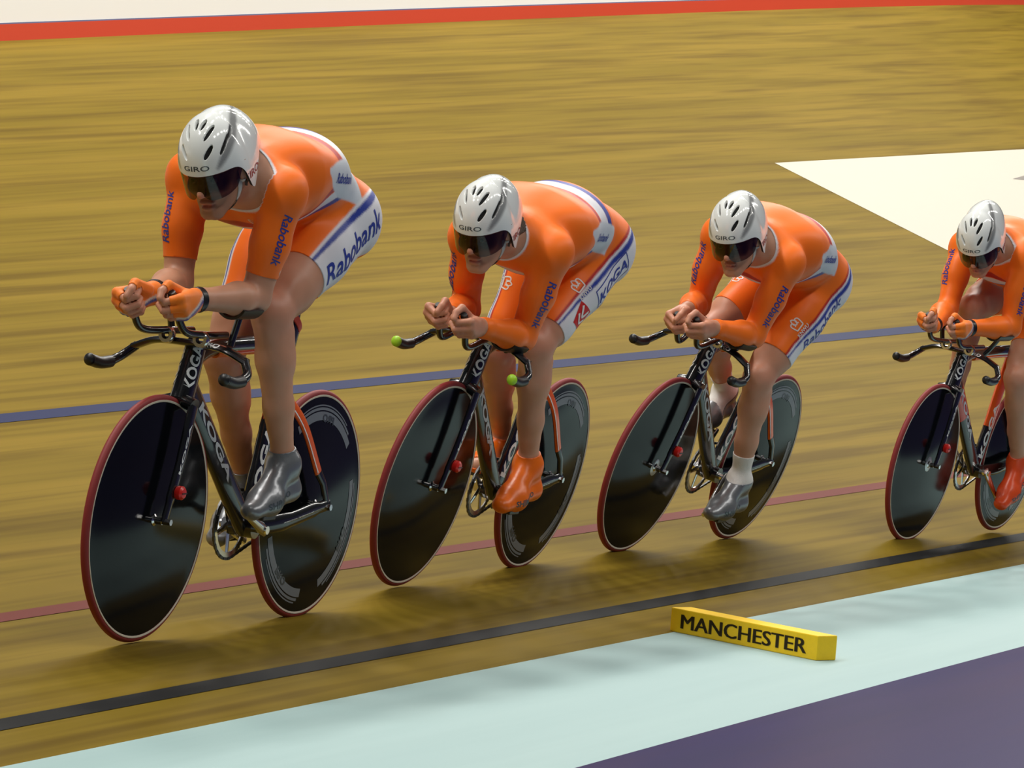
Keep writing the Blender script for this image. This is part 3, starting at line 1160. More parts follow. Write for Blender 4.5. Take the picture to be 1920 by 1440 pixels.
SUITM = material('stretch_fabric', attr='col', rough=0.45, spec=0.28, sheen=0.05, bump=0.12, bscale=60)
SKINM = material('skin', attr='col', rough=0.45, spec=0.4, noise=0.06, nscale=30, sss=0.08)
GLOVEM = material('orange_glove_fabric', attr='col', rough=0.55, spec=0.3, sheen=0.2)
SHOEM = {'silver': material('silver_stretch_cover', lin(132, 134, 138), 0.30, 0.45, bump=0.5, bscale=45),
         'orange': material('orange_stretch_cover', lin(244, 112, 18), 0.34, bump=0.5, bscale=45),
         'red': material('orange_red_stretch_cover', lin(226, 78, 32), 0.30, bump=0.5, bscale=45)}
SOCKM = material('white_sock_knit', lin(230, 226, 222), 0.8, bump=0.4, bscale=300)
HAIRM = material('brown_hair', lin(78, 52, 34), 0.6, noise=0.4, nscale=220, bump=0.8, bscale=260)
HELMETM = material('glossy_helmet_shell', attr='col', rough=0.14, spec=0.5, coat=0.5)
LINERM = material('black_helmet_liner', (0.012, 0.012, 0.012), 0.7)
STRAPM = material('helmet_strap', lin(188, 186, 182), 0.6)
TXTBLUE = material('blue_print', lin(44, 62, 156), 0.5)
TXTWHITE = material('white_print', lin(236, 232, 228), 0.5)
TXTGREY = material('dark_grey_print', lin(70, 72, 74), 0.4)
TXTRED = material('red_print', lin(206, 40, 36), 0.5)
TXTFAINT = material('faint_grey_print', lin(70, 78, 84), 0.4)
SCLERA = material('eye_white', lin(214, 206, 198), 0.2)
IRIS = material('eye_iris', lin(48, 52, 58), 0.15)


def visor_material():
    m = bpy.data.materials.new('smoked_visor')
    m.use_nodes = True
    nt = m.node_tree
    nt.nodes.remove(nt.nodes['Principled BSDF'])
    tr = nt.nodes.new('ShaderNodeBsdfTransparent')
    tr.inputs[0].default_value = (0.24, 0.17, 0.15, 1)
    gl = nt.nodes.new('ShaderNodeBsdfGlossy')
    gl.inputs['Roughness'].default_value = 0.06
    gl.inputs[0].default_value = (1, 1, 1, 1)
    fr = nt.nodes.new('ShaderNodeFresnel')
    fr.inputs['IOR'].default_value = 1.45
    mx = nt.nodes.new('ShaderNodeMixShader')
    nt.links.new(fr.outputs[0], mx.inputs[0])
    nt.links.new(tr.outputs[0], mx.inputs[1])
    nt.links.new(gl.outputs[0], mx.inputs[2])
    nt.links.new(mx.outputs[0], nt.nodes['Material Output'].inputs[0])
    return m


VISORM = visor_material()


def unit(v):
    return v / np.linalg.norm(v)


def step(f, w=0.0022):
    return np.clip(f / w * 0.5 + 0.5, 0, 1)


def hand_prims(C, wr, el, s):
    """fist closed round the extension end; four fingers of their own length and a thumb over the top"""
    a = GRIP
    e1 = np.array([0, float(s), 0])
    e1 = unit(e1 - a * (e1 @ a))
    e2 = unit(np.cross(e1, a) * s)
    if e2[0] < 0:
        e2 = -e2
    out = []
    W = wr
    axial = [0.033, 0.012, -0.009, -0.029]
    scale = [0.96, 1.06, 1.0, 0.82]
    rad = [0.0096, 0.0098, 0.0093, 0.0084]
    for j in range(4):
        q, r = scale[j], rad[j]
        base = C + a * axial[j]
        lag = -0.006 * abs(j - 1)
        mcp = base + e1 * 0.030 * q + e2 * (0.016 + lag)
        pip = base - e1 * 0.010 * q + e2 * (0.040 * q + lag)
        dip = base - e1 * 0.032 * q + e2 * (0.020 * q + lag)
        tip = base - e1 * 0.027 * q - e2 * (0.004 - lag)
        wj = W + a * (0.012 - 0.009 * j)
        out.append(rcone(wj, mcp, 0.0165, 0.0125, k=0.012, tag_='palm'))
        out.append(rcone(mcp, pip, r * 1.16, r, k=0.004, tag_='f0'))
        out.append(rcone(pip, dip, r * 1.02, r * 0.92, k=0.003, tag_='f1'))
        out.append(rcone(dip, tip, r * 0.92, r * 0.85, k=0.003, tag_='f2'))
    cmc = W + (C - W) * 0.35 - e1 * 0.010 + a * 0.022
    mcp = C - e1 * 0.016 - e2 * 0.016 + a * 0.050
    ip = C - e1 * 0.020 + e2 * 0.014 + a * 0.055
    tip = C - e1 * 0.016 + e2 * 0.036 + a * 0.048
    out.append(rcone(cmc, mcp, 0.016, 0.0125, k=0.010, tag_='palm'))
    out.append(rcone(mcp, ip, 0.0120, 0.0105, k=0.005, tag_='f0'))
    out.append(rcone(ip, tip, 0.0108, 0.0092, k=0.003, tag_='f1'))
    out.append(ell((W + C) / 2 + e1 * 0.012, (0.038, 0.022, 0.032), k=0.012, tag_='palm'))
    nail = [(tip + a * 0.0065 + e2 * 0.003, a)]
    return out, nail


def make_rider(i):
    J, cfg = JOINTS[i], RIDERS[i]
    root_M = bike_matrix(i)
    hipc = (J['Lhip'] + J['Rhip']) / 2
    shc = (J['Lsh'] + J['Rsh']) / 2
    z = np.array([0, 0, 1.0])
    yv = np.array([0, 1.0, 0])
    A0 = hipc + [-0.02, 0, 0.045]
    A1 = hipc + 0.36 * (shc - hipc) + z * cfg['a1']
    A2 = hipc + 0.72 * (shc - hipc) + z * 0.058
    A3 = shc + [0.012, 0, 0.022]
    H = np.array(cfg['head'])
    HR = rot('X', cfg['roll']) @ rot('Z', cfg['yaw']) @ rot('Y', cfg['pitch'])
    HS = 0.93
    hp = lambda p: H + HR @ (np.array(p, float) * HS)
    trunk = [
        rcone(A0, A1, 0.112, 0.104, k=0.05, ys=0.70, tag_='trunk'),
        rcone(A1, A2, 0.104, 0.116, k=0.05, ys=0.66, tag_='trunk'),
        rcone(A2, A3 + [-0.02, 0, -0.012], 0.116, 0.088, k=0.05, ys=0.66, tag_='trunk'),
        rcone(A1 - z * 0.05, A2 - z * 0.055 + [0.04, 0, 0], 0.088, 0.098, k=0.05, ys=0.74, tag_='trunk'),
        rcone(A3, hp((-0.025, 0, -0.055)), 0.066, 0.058, k=0.04, tag_='neck'),
    ]
    for S, s in (('L', 1), ('R', -1)):
        sh, hip = J[S + 'sh'], J[S + 'hip']
        trunk += [rcone(A3 + [-0.02, s * 0.05, 0.0], sh + [-0.012, -s * 0.02, 0.004], 0.068, 0.052, k=0.045, tag_='trunk'),
                  ell(A2 + [-0.03, s * 0.10, 0.035], (0.13, 0.075, 0.055), rot('Y', -0.1), k=0.04, tag_='trunk'),
                  ell(A2 + [0.09, s * 0.085, -0.085], (0.085, 0.075, 0.045), k=0.04, tag_='trunk'),
                  ell(hip + [-0.075, -s * 0.005, 0.005], (0.098, 0.088, 0.105), k=0.045, tag_='trunk')]
    # head
    R = HR
    e = lambda c, r, k=0.02, sub=False, RR=None: ell(hp(c), np.array(r) * HS, R if RR is None else R @ RR, k=k, tag_='head', sub=sub)
    cc = lambda a, b, r0, r1, k=0.015: rcone(hp(a), hp(b), r0 * HS, r1 * HS, k=k, tag_='head')
    trunk += [e((-0.005, 0, 0.045), (0.098, 0.076, 0.085), 0.03), e((0.045, 0, -0.02), (0.053, 0.060, 0.075), 0.03),
              e((0.035, 0, -0.078), (0.048, 0.046, 0.034), 0.03), cc((0.083, 0.008, -0.106), (0.083, -0.008, -0.106), 0.019, 0.019),
              cc((0.093, 0.034, 0.020), (0.101, 0, 0.019), 0.011, 0.011), cc((0.093, -0.034, 0.020), (0.101, 0, 0.019), 0.011, 0.011),
              cc((0.098, 0, 0.008), (0.121, 0, -0.032), 0.0085, 0.0115, 0.008)]
    for s in (1, -1):
        trunk += [cc((-0.004, s * 0.057, -0.050), (0.072, s * 0.020, -0.106), 0.018, 0.016, 0.02),
                  e((0.068, s * 0.041, -0.026), (0.026, 0.022, 0.020), 0.02),
                  e((0.106, s * 0.0115, -0.038), (0.011, 0.0085, 0.008), 0.006),
                  e((-0.004, s * 0.079, -0.010), (0.019, 0.010, 0.031), 0.008),
                  e((0.104, s * 0.032, 0.002), (0.014, 0.018, 0.012), 0.010, True)]
    mo = 0.003 if i == 0 else 0.0
    trunk += [e((0.0965, 0, -0.066), (0.013, 0.025, 0.0075), 0.006), e((0.0935, 0, -0.0805 - mo), (0.013, 0.022, 0.0085), 0.006),
              e((0.106, 0, -0.0733 - mo / 2), (0.012, 0.020, 0.0022 + mo), 0.003, True),
              e((0.112, 0.0, -0.0545), (0.006, 0.004, 0.008), 0.006, True)]
    groups = [trunk]
    limb_info = []
    feet = {}
    for S, s in (('L', 1), ('R', -1)):
        sh, el, wr, C = J[S + 'sh'], J[S + 'el'], J[S + 'wr'], J[S + 'ha']
        ua, fa = unit(el - sh), unit(wr - el)
        outv = np.array([0, float(s), 0])
        arm = [ell(sh + [0.005, s * 0.008, -0.012], (0.054, 0.048, 0.058), k=0.03, tag_='ua'),
               rcone(sh, sh * .5 + el * .5, 0.051, 0.049, k=0.02, tag_='ua'),
               rcone(sh * .5 + el * .5, el, 0.049, 0.039, k=0.02, tag_='ua'),
               ell(sh * .52 + el * .48 + [0.016, 0, 0.004], (0.036, 0.036, 0.075), k=0.03, tag_='ua'),
               rcone(el, el * .68 + wr * .32 + outv * 0.006, 0.041, 0.044, k=0.02, tag_='fa'),
               rcone(el * .68 + wr * .32 + outv * 0.006, el * .12 + wr * .88, 0.043, 0.0285, k=0.02, tag_='fa'),
               rcone(el * .12 + wr * .88, wr, 0.028, 0.027, k=0.015, tag_='fa')]
        hand, nail = hand_prims(C, wr, el, s)
        groups.append(arm + hand)
    for S, s in (('L', 1), ('R', -1)):
        hip, kn, an = J[S + 'hip'], J[S + 'kn'], J[S + 'an']
        A = CRANK[i] if s == 1 else CRANK[i] + PI
        ped = BB + np.array([CRL * math.cos(A), s * 0.130, CRL * math.sin(A)])
        # foot frame: ankle sits 0.12 behind and 0.11 above the spindle along the sole
        w = an - ped
        wl = math.hypot(w[0], w[2])
        ang = math.atan2(w[2], w[0]) - math.atan2(0.11, -0.12)
        sd = np.array([math.cos(ang), 0, math.sin(ang)])
        sn = np.array([-math.sin(ang), 0, math.cos(ang)])
        pl = ped + yv * (0.0)
        lat = s * yv
        ax = unit(kn - hip)
        fr = unit(np.cross(np.cross(ax, [1, 0, 0.35]), ax))
        if fr[0] < 0:
            fr = -fr
        sx = unit(an - kn)
        fr2 = unit(np.array([1.0, 0, 0]) - sx * sx[0])
        q = lambda t: hip + (kn - hip) * t
        p = lambda t: kn + (an - kn) * t
        leg = [rcone(q(-0.02), q(0.35), 0.092, 0.088, k=0.03, tag_='th'), rcone(q(0.35), q(0.75), 0.088, 0.066, k=0.03, tag_='th'),
               rcone(q(0.75), kn, 0.066, 0.054, k=0.03, tag_='th'),
               rcone(q(0.25) + fr * 0.022 + lat * 0.008, q(0.72) + fr * 0.020 + lat * 0.006, 0.070, 0.052, k=0.03, tag_='th'),
               rcone(q(0.15) - fr * 0.028, q(0.7) - fr * 0.018, 0.072, 0.046, k=0.03, tag_='th'),
               ell(q(0.86) + fr * 0.026 - lat * 0.026, (0.026, 0.024, 0.032), k=0.025, tag_='th'),
               ell(kn + fr * 0.034 + fr2 * 0.010, (0.024, 0.023, 0.027), k=0.012, tag_='kn'),
               rcone(kn + fr2 * 0.040 + sx * 0.030, p(0.14) + fr2 * 0.030, 0.013, 0.015, k=0.015, tag_='sk'),
               ell(q(0.84) + fr * 0.020 + lat * 0.034, (0.024, 0.018, 0.040), k=0.02, tag_='th'),
               rcone(kn, p(0.30), 0.051, 0.050, k=0.025, tag_='sk'), rcone(p(0.30), p(0.62), 0.050, 0.039, k=0.025, tag_='sk'),
               rcone(p(0.62), p(0.95), 0.039, 0.031, k=0.025, tag_='sk'),
               rcone(p(0.14) - fr2 * 0.026 - lat * 0.016, p(0.40) - fr2 * 0.024 - lat * 0.014, 0.036, 0.030, k=0.018, tag_='sk'),
               rcone(p(0.14) - fr2 * 0.024 + lat * 0.018, p(0.36) - fr2 * 0.021 + lat * 0.015, 0.033, 0.028, k=0.018, tag_='sk'),
               rcone(p(0.10) + fr2 * 0.020, p(0.75) + fr2 * 0.010, 0.024, 0.020, k=0.03, tag_='sk'),
               ell(an + lat * 0.022, (0.018, 0.014, 0.020), k=0.02, tag_='ft'), ell(an - lat * 0.022, (0.018, 0.014, 0.020), k=0.02, tag_='ft'),
               rcone(an, pl - sd * 0.150 + sn * 0.046, 0.036, 0.031, k=0.03, tag_='ft'),
               rcone(an, pl - sd * 0.015 + sn * 0.050, 0.035, 0.031, k=0.03, tag_='ft'),
               rcone(pl - sd * 0.145 + sn * 0.036, pl - sd * 0.02 + sn * 0.032, 0.028, 0.026, k=0.03, ys=0.85, tag_='ft'),
               rcone(pl - sd * 0.02 + sn * 0.036, pl + sd * 0.060 + sn * 0.030, 0.034, 0.022, k=0.03, ys=0.80, tag_='ft')]
        groups.append(leg)
        feet[S] = (ped, sd, sn)
    kb = [0.035, 0.035, 0.05, 0.05]
    V, N, Q = mesh_volume(groups, kb, (0.0048, 0.0050, 0.0056, 0.0060)[i])
    bi, bt, _ = nearest_prim(groups, V)
    allp = [p for g in groups for p in g]
    tags = np.array([p['tag'] for p in allp])[bi]
    G = eval_groups(groups, V, 0.2)
    grp = np.argmin(G, axis=0)
    # arc length along each limb
    arm_arc = {}
    fields = {}
    suit = np.full(len(V), 0.05)
    for S, gi in (('L', 1), ('R', 2)):
        sh, el, wr = J[S + 'sh'], J[S + 'el'], J[S + 'wr']
        la, lf = np.linalg.norm(el - sh), np.linalg.norm(wr - el)
        tu = ((V - sh) @ unit(el - sh))
        tf = ((V - el) @ unit(wr - el))
        isf = np.isin(tags, ['fa', 'palm', 'f0', 'f1', 'f2'])
        if cfg['sleeve'] < la:
            arc = np.where(isf, la + 0.05, tu)
        else:
            arc = np.where(np.isin(tags, ['palm', 'f0', 'f1', 'f2']), la + lf + 0.02, np.where(isf, la + tf, 0.1))
            cutw = (cfg['sleeve'] - la)
            arc = np.where((grp == gi) & isf, la + tf, arc)
        m = grp == gi
        suit[m] = (cfg['sleeve'] - arc)[m]
        fields['arm' + S] = (la, lf, tf, m)
    for S, gi, hm in (('L', 3, cfg['hem'][0]), ('R', 4, cfg['hem'][1])):
        hip, kn = J[S + 'hip'], J[S + 'kn']
        L = np.linalg.norm(kn - hip)
        tt = ((V - hip) @ unit(kn - hip))
        low = np.isin(tags, ['sk', 'ft'])
        m = grp == gi
        suit[m] = np.where(low, -0.05, hm * L - tt)[m]
    neckd = np.linalg.norm(V - hp((0.0, 0, -0.012)), axis=1) - 0.158
    m0 = grp == 0
    suit[m0] = np.minimum(suit[m0], neckd[m0])
    # ---- skin colours: lips, stubble, warmer joints
    hl = (V - H) @ HR / HS
    col = np.tile(SKIN, (len(V), 1))

    def blend(c, f):
        f = np.clip(f, 0, 1)[:, None]
        return lambda a: a * (1 - f) + np.array(c) * f
    ishead = tags == 'head'
    lips = np.exp(-((hl[:, 2] + 0.0735) / 0.010) ** 2 - (hl[:, 1] / 0.021) ** 4) * (hl[:, 0] > 0.085) * ishead
    col = blend(lin(176, 92, 84), 0.85 * lips)(col)
    st = np.clip((-0.045 - hl[:, 2]) / 0.02, 0, 1) * np.clip((0.02 - hl[:, 2]), 0, 1) / 0.02 * (hl[:, 0] > 0.0) * ishead
    col = blend(lin(116, 84, 62), 0.45 * cfg['beard'] * np.clip(st, 0, 1) * (1 - lips))(col)
    brow = np.exp(-((hl[:, 2] - 0.021) / 0.005) ** 2 - ((np.abs(hl[:, 1]) - 0.034) / 0.018) ** 4) * (hl[:, 0] > 0.07) * ishead
    col = blend(lin(76, 54, 40), 0.8 * brow)(col)
    nose = np.exp(-((hl[:, 2] + 0.033) / 0.014) ** 2 - (hl[:, 1] / 0.016) ** 2) * (hl[:, 0] > 0.1) * ishead
    col = blend(lin(206, 120, 98), 0.5 * nose)(col)
    for S in 'LR':
        dk = np.linalg.norm(V - J[S + 'kn'], axis=1)
        col = blend(lin(206, 130, 112), 0.5 * np.exp(-(dk / 0.06) ** 2))(col)
    fing = np.isin(tags, ['f0', 'f1', 'f2', 'palm'])
    col = blend(lin(206, 134, 108), 0.4 * fing)(col)
    body = mesh_obj('person', V, Q, SKINM, None, True, col)
    body.matrix_world = root_M
    tag(body, cfg['label'], 'person', 'riders of the orange team')

    # ---- skinsuit with its printed colours
    sc = np.tile(ORANGE, (len(V), 1))
    over = lambda c, f: blend(c, f)
    trunkm = (grp == 0)
    ringx = hipc[0] + cfg['ring'] * (shc[0] - hipc[0])
    ctr = A1 * .4 + A2 * .6
    psi = np.arctan2(np.abs(V[:, 1]), V[:, 2] - ctr[2] + 0.0)
    rho = V[:, 0] - ringx - cfg['topk'] * np.clip((1.5 - psi) / 1.15, 0, 1.3) - 0.17 * np.clip((psi - 1.5) / 0.8, 0, 1.5)
    tm = trunkm.astype(float)
    sc = over(RED, step(rho - 0.004) * step(0.036 - rho) * tm)(sc)
    sc = over(WHITE, step(rho + 0.050) * step(-rho) * tm)(sc)
    sc = over(BLUE, step(rho + 0.082) * step(-0.050 - rho) * tm)(sc)
    # white side patch carrying the wordmark
    fy = (psi - 1.56) * 0.15
    fx = V[:, 0] - (ringx + cfg['pc'])
    patch = step(0.044 - np.abs(fy + 0.10 * fx) - 0.28 * np.clip(fx, 0, 1)) * step(0.140 - np.abs(fx)) * tm
    sc = over(lin(214, 220, 228), patch)(sc)
    for S, s, gi in (('L', 1, 3), ('R', -1, 4)):
        hip, kn = J[S + 'hip'], J[S + 'kn']
        ax = unit(kn - hip)
        o_ = unit(np.array([0, float(s), 0]) - ax * ax[1] * s)
        f_ = unit(np.cross(ax, o_)) * 1.0
        if f_[0] + 0.3 * f_[2] < 0:
            f_ = -f_
        rel = V - hip
        tt = rel @ ax
        ph = np.arctan2(rel @ f_, rel @ o_)
        arc = ph * 0.085 - 0.035 * np.clip(tt / 0.4, -0.6, 1) * 0.6 - cfg['parc']
        region = ((grp == gi) | (trunkm & (V[:, 1] * s > 0.03) & (V[:, 0] < hip[0] + 0.10))).astype(float) * step(tt + 0.19)
        if i != 0:
            sc = over(RED, region * step(arc - 0.045) * step(0.070 - arc))(sc)
        sc = over(WHITE, region * step(arc + 0.105) * step(0.060 - arc))(sc)
        taper = np.clip(1.15 - tt / 0.5, 0.3, 1.2)
        sc = over(BLUE, region * step(arc - (0.052 - 0.016 * taper)) * step(0.052 - arc))(sc)
    # white piping at the neckline
    sc = over(WHITE, step(0.007 - neckd) * m0)(sc)
    sv, sf, sx_ = clip_mesh(V, N, Q, suit, 0.0026, 0.0035, sc)
    suit_o = mesh_obj('skinsuit', sv, sf, SUITM, body, True, sx_)
    sb = BVHTree.FromPolygons(sv.tolist(), sf.tolist())
    # ---- overshoes and socks
    for S, gi in (('L', 3), ('R', 4)):
        kn, an = J[S + 'kn'], J[S + 'an']
        L = np.linalg.norm(an - kn)
        ts = (V - kn) @ unit(an - kn)
        m = grp == gi
        isft = tags == 'ft'
        low = np.where(isft & (ts > 0.8 * L), np.maximum(ts - cfg['shoe_top'] * L, 0.02 if cfg['sock'] is None else -9), ts - cfg['shoe_top'] * L)
        ped, sd, sn = feet[S]
        if cfg['sock'] is not None:
            fwd_ = (V - ped) @ sd
            low = np.where(isft & (fwd_ > -0.03), np.maximum(low, 0.02), low)
            low = np.where(isft & ((V - ped) @ sn < 0.045), np.maximum(low, 0.02), low)
        f = np.where(m & np.isin(tags, ['sk', 'ft']), low, -0.05)
        fv, ff, _ = clip_mesh(V, N, Q, f, 0.0042, 0.0045)
        sh_o = mesh_obj('overshoe', fv, ff, SHOEM[cfg['shoe']], body, True)
        if cfg['shoe'] != 'orange':
            sh_o['label'] = 'silver overshoe' if cfg['shoe'] == 'silver' else 'orange red overshoe'
        # sole plate and cleat
        cl = MB()
        cl.tube([ped - sd * 0.11 + sn * 0.012, ped - sd * 0.02 + sn * 0.008, ped + sd * 0.06 + sn * 0.012], [0.022, 0.034, 0.024], [0.006, 0.006, 0.005], seg=14)
        cl.build('sole', BLACKP, sh_o)
        lsh = BVHTree.FromPolygons(fv.tolist(), ff.tolist())
        sg = 1 if S == 'L' else -1
        decal('lettering', text2d('SHIMANO', 0.02, 0.0, 1.2, 0.6), 0.017, lsh, ped - sd * 0.11 + sn * 0.05, ped + sd * 0.05 + sn * 0.04, (0, sg, 0), 0.075, -0.1, 0.04, TXTFAINT, sh_o, rot=PI if S == 'L' else 0, lift=0.001)
        if cfg['sock'] is not None:
            f = np.where(m, ts - cfg['sock'] * L, -0.05)
            f = np.where(m & (ts > 1.02 * L), -0.05, f)
            f = np.where(m & (low > 0.012), -0.05, f)
            kv, kf, _ = clip_mesh(V, N, Q, f, 0.0026, 0.003)
            mesh_obj('sock', kv, kf, SOCKM, body, True)
    # ---- gloves (fingerless) for riders one and four
    if cfg['gloves']:
        for S, gi in (('L', 1), ('R', 2)):
            la, lf, tf, m = fields['arm' + S]
            f = np.where(tags == 'palm', 0.02, np.where(tags == 'f0', (0.62 - bt) * 0.04, np.where(tags == 'fa', tf - (lf - 0.012), -0.03)))
            f = np.where(m, f, -0.05)
            C = J[S + 'ha']
            gc = np.tile(np.array(lin(248, 128, 30)), (len(V), 1))
            ex = (V - C) @ GRIP
            gc = over(lin(216, 210, 206), step(-0.022 - ex) * step(ex + 0.030))(gc)
            gc = over(lin(60, 76, 150), step(-0.030 - ex) * step(ex + 0.040))(gc)
            gv, gf, gx = clip_mesh(V, N, Q, f, 0.0022, 0.0025, gc)
            go = mesh_obj('glove', gv, gf, GLOVEM, body, True, gx)
            f2 = np.where(m & (tags == 'fa'), 0.009 - np.abs(tf - (lf - 0.010)), -0.05)
            wv, wf, _ = clip_mesh(V, N, Q, f2, 0.0040, 0.004)
            if len(wf):
                mesh_obj('wrist_strap', wv, wf, BLACKP, go, True)
    # ---- hair below the helmet
    hf = np.minimum.reduce([-0.012 - hl[:, 0], hl[:, 2] + 0.078 - 0.25 * np.abs(hl[:, 1]), 0.05 + 0 * hl[:, 0]])
    hf = np.where(m0 & (tags == 'head') | (m0 & (tags == 'neck') & (hl[:, 0] < -0.02) & (hl[:, 2] > -0.08)), hf, -0.02)
    if i in (0, 1):
        hv, hfc, _ = clip_mesh(V, N, Q, hf, 0.007, 0.007)
        if len(hfc):
            mesh_obj('hair', hv, hfc, HAIRM, body, True)
    # ---- chin strap lying on the jaw: pale webbing by the ear, black under the chin
    for nm, mt, f in (('chin_strap', STRAPM, np.minimum(0.0065 - np.abs(hl[:, 0] - 0.006 - 0.35 * np.clip(-0.03 - hl[:, 2], 0, 1)), np.minimum(-0.030 - hl[:, 2], 0.086 + hl[:, 2]))),
                      ('chin_strap', BLACKP, np.minimum(0.0060 - np.abs(hl[:, 0] - 0.006 - 0.35 * np.clip(-0.03 - hl[:, 2], 0, 1)), -0.086 - hl[:, 2]))):
        for s in (1, -1):
            f3 = np.where(m0 & (hl[:, 2] > -0.15) & (hl[:, 1] * s >= 0) & (np.linalg.norm(hl, axis=1) < 0.16), np.minimum(f, hl[:, 1] * s), -0.02)
            tv, tfc, _ = clip_mesh(V, N, Q, f3, 0.0025 if mt is STRAPM else 0.0035, 0.002)
            if len(tfc):
                mesh_obj(nm, tv, tfc, mt, body, True)
    # ---- eyes
    for s in (1, -1):
        eb = MB().ball((0, 0, 0), 0.0120 * HS, 14).build('eye', SCLERA, body)
        eb.location = hp((0.0870, s * 0.032, 0.001))
        ib = MB().ball((0.0085, 0, 0.0005), (0.0042, 0.0058, 0.0058), 12).build('iris', IRIS, eb)
        eb.rotation_euler = Matrix(HR.tolist()).to_euler()
    make_helmet(i, body, H, HR)
    # ---- lettering on the suit
    for S, s in (('L', 1), ('R', -1)):
        sh, el = J[S + 'sh'], J[S + 'el']
        la = np.linalg.norm(el - sh)
        # wordmark down the outside of the upper arm
        d2 = text2d('Rabobank', 0.012, 0.25, 0.92, 0.45)
        ua = unit(el - sh)
        decal('lettering', d2, 0.031 if i else 0.027, sb, sh, el, (0.55, 0.83, 0) if s == 1 else (0.9, -0.44, 0), la * (0.55 if i and s == 1 else 0.42), 0.0, 0.052, TXTBLUE, suit_o, rot=0 if s == 1 else PI)
        hip, kn = J[S + 'hip'], J[S + 'kn']
        ax = unit(kn - hip)
        lt = np.linalg.norm(kn - hip)
        if i == 0:
            decal('lettering', text2d('Rabobank', 0.012, 0.25, 0.92, 0.3), 0.060, sb, hip, kn, (0, s, 0), lt * 0.22, 0.25 * s if False else 0.0, 0.085, TXTBLUE, suit_o, rot=PI if s == 1 else 0)
        elif i == 1:
            decal('lettering', text2d('KOGA', 0.02, 0.2, 1.35, 0.4), 0.034, sb, hip, kn, (0, s, 0), lt * 0.20, 0.0, 0.085, TXTBLUE, suit_o, rot=PI if s == 1 else 0)
            bx = [[(-2.9, -1.0), (2.9, -1.0)], [(2.9, -1.0), (2.9, 1.0)], [(2.9, 1.0), (-2.9, 1.0)], [(-2.9, 1.0), (-2.9, -1.0)]]
            bx = [[tuple(np.array(a) + (np.array(b) - np.array(a)) * t) for t in np.linspace(0, 1, 9)] for a, b in bx]
            decal('logo_frame', strokes2d(bx, 0.10), 0.034, sb, hip, kn, (0, s, 0), lt * 0.20, 0.0, 0.085, TXTBLUE, suit_o, rot=PI if s == 1 else 0)
            decal('logo_block', grid2d(1, 1, 8, 8), 0.078, sb, hip, kn, (0, s, 0), lt * 0.62, 0.05, 0.085, TXTRED, suit_o, rot=0.35, lift=0.0010)
            decal('logo_mark', strokes2d([[(-0.40, -0.30), (0.0, 0.0), (-0.40, 0.30)], [(0.0, -0.35), (0.30, 0.0), (0.0, 0.35)]], 0.13), 0.078, sb, hip, kn, (0, s, 0), lt * 0.62, 0.05, 0.085, TXTWHITE, suit_o, rot=0.35, lift=0.0022)
        else:
            decal('lettering', text2d('Rabobank', 0.012, 0.25, 0.92, 0.3), 0.046, sb, hip, kn, (0, s, 0), lt * 0.30, 0.0, 0.085, TXTBLUE, suit_o, rot=PI if s == 1 else 0)
        crown = [[(-0.5, -0.5), (0.5, -0.5)], [(-0.5, -0.5), (-0.6, 0.2), (-0.3, 0.35), (-0.15, 0.05), (-0.3, -0.1)],
                 [(0.5, -0.5), (0.6, 0.2), (0.3, 0.35), (0.15, 0.05), (0.3, -0.1)], [(0, -0.1), (-0.25, 0.2), (0, 0.6), (0.25, 0.2), (0, -0.1)]]
        if i >= 1:
            # small white emblem and word on the front of the thigh
            fr_phi = 0.85 if True else 0
            sgn = 1 if s == 1 else -1
            f_ = np.cross(ax, np.array([0, 1.0, 0]))
            if f_[0] < 0:
                f_ = -f_
            rr = PI if s == 1 else 0
            decal('emblem', strokes2d(crown, 0.13), 0.034, sb, hip, kn, f_ + np.array([0, s * 0.5, 0]), lt * 0.50, 0.0, 0.08, TXTWHITE, suit_o, rot=rr)
            kt = text2d('KNWU', 0.02, 0.0, 1.0, 0.6)
            decal('lettering', (kt[0] - np.array([0, 2.4]), kt[1]), 0.013, sb, hip, kn, f_ + np.array([0, s * 0.5, 0]), lt * 0.50, 0.0, 0.08, TXTWHITE, suit_o, rot=rr)
        # wordmark on the white side patch
        decal('lettering', text2d('Rabobank', 0.012, 0.25, 0.9, 0.4), 0.022, sb, (ringx + cfg['pc'] - 0.25, 0, ctr[2]), (ringx + cfg['pc'] + 0.1, 0, ctr[2]), (0, s, 0.02), 0.246, 0.0, 0.15, TXTBLUE, suit_o, rot=0 if s == -1 else PI, lift=0.0015)
        # chest emblem
        if s == 1 and i < 2:
            decal('emblem', strokes2d(crown, 0.12), 0.036, sb, A2 + [0, s * 0.055, -0.03], A3 + [0.10, s * 0.055, -0.03], (0.0, s * 0.2, -1), np.linalg.norm(A3 - A2) * 0.9, 0.0, 0.08, TXTWHITE, suit_o, rot=-PI / 2)
    return body


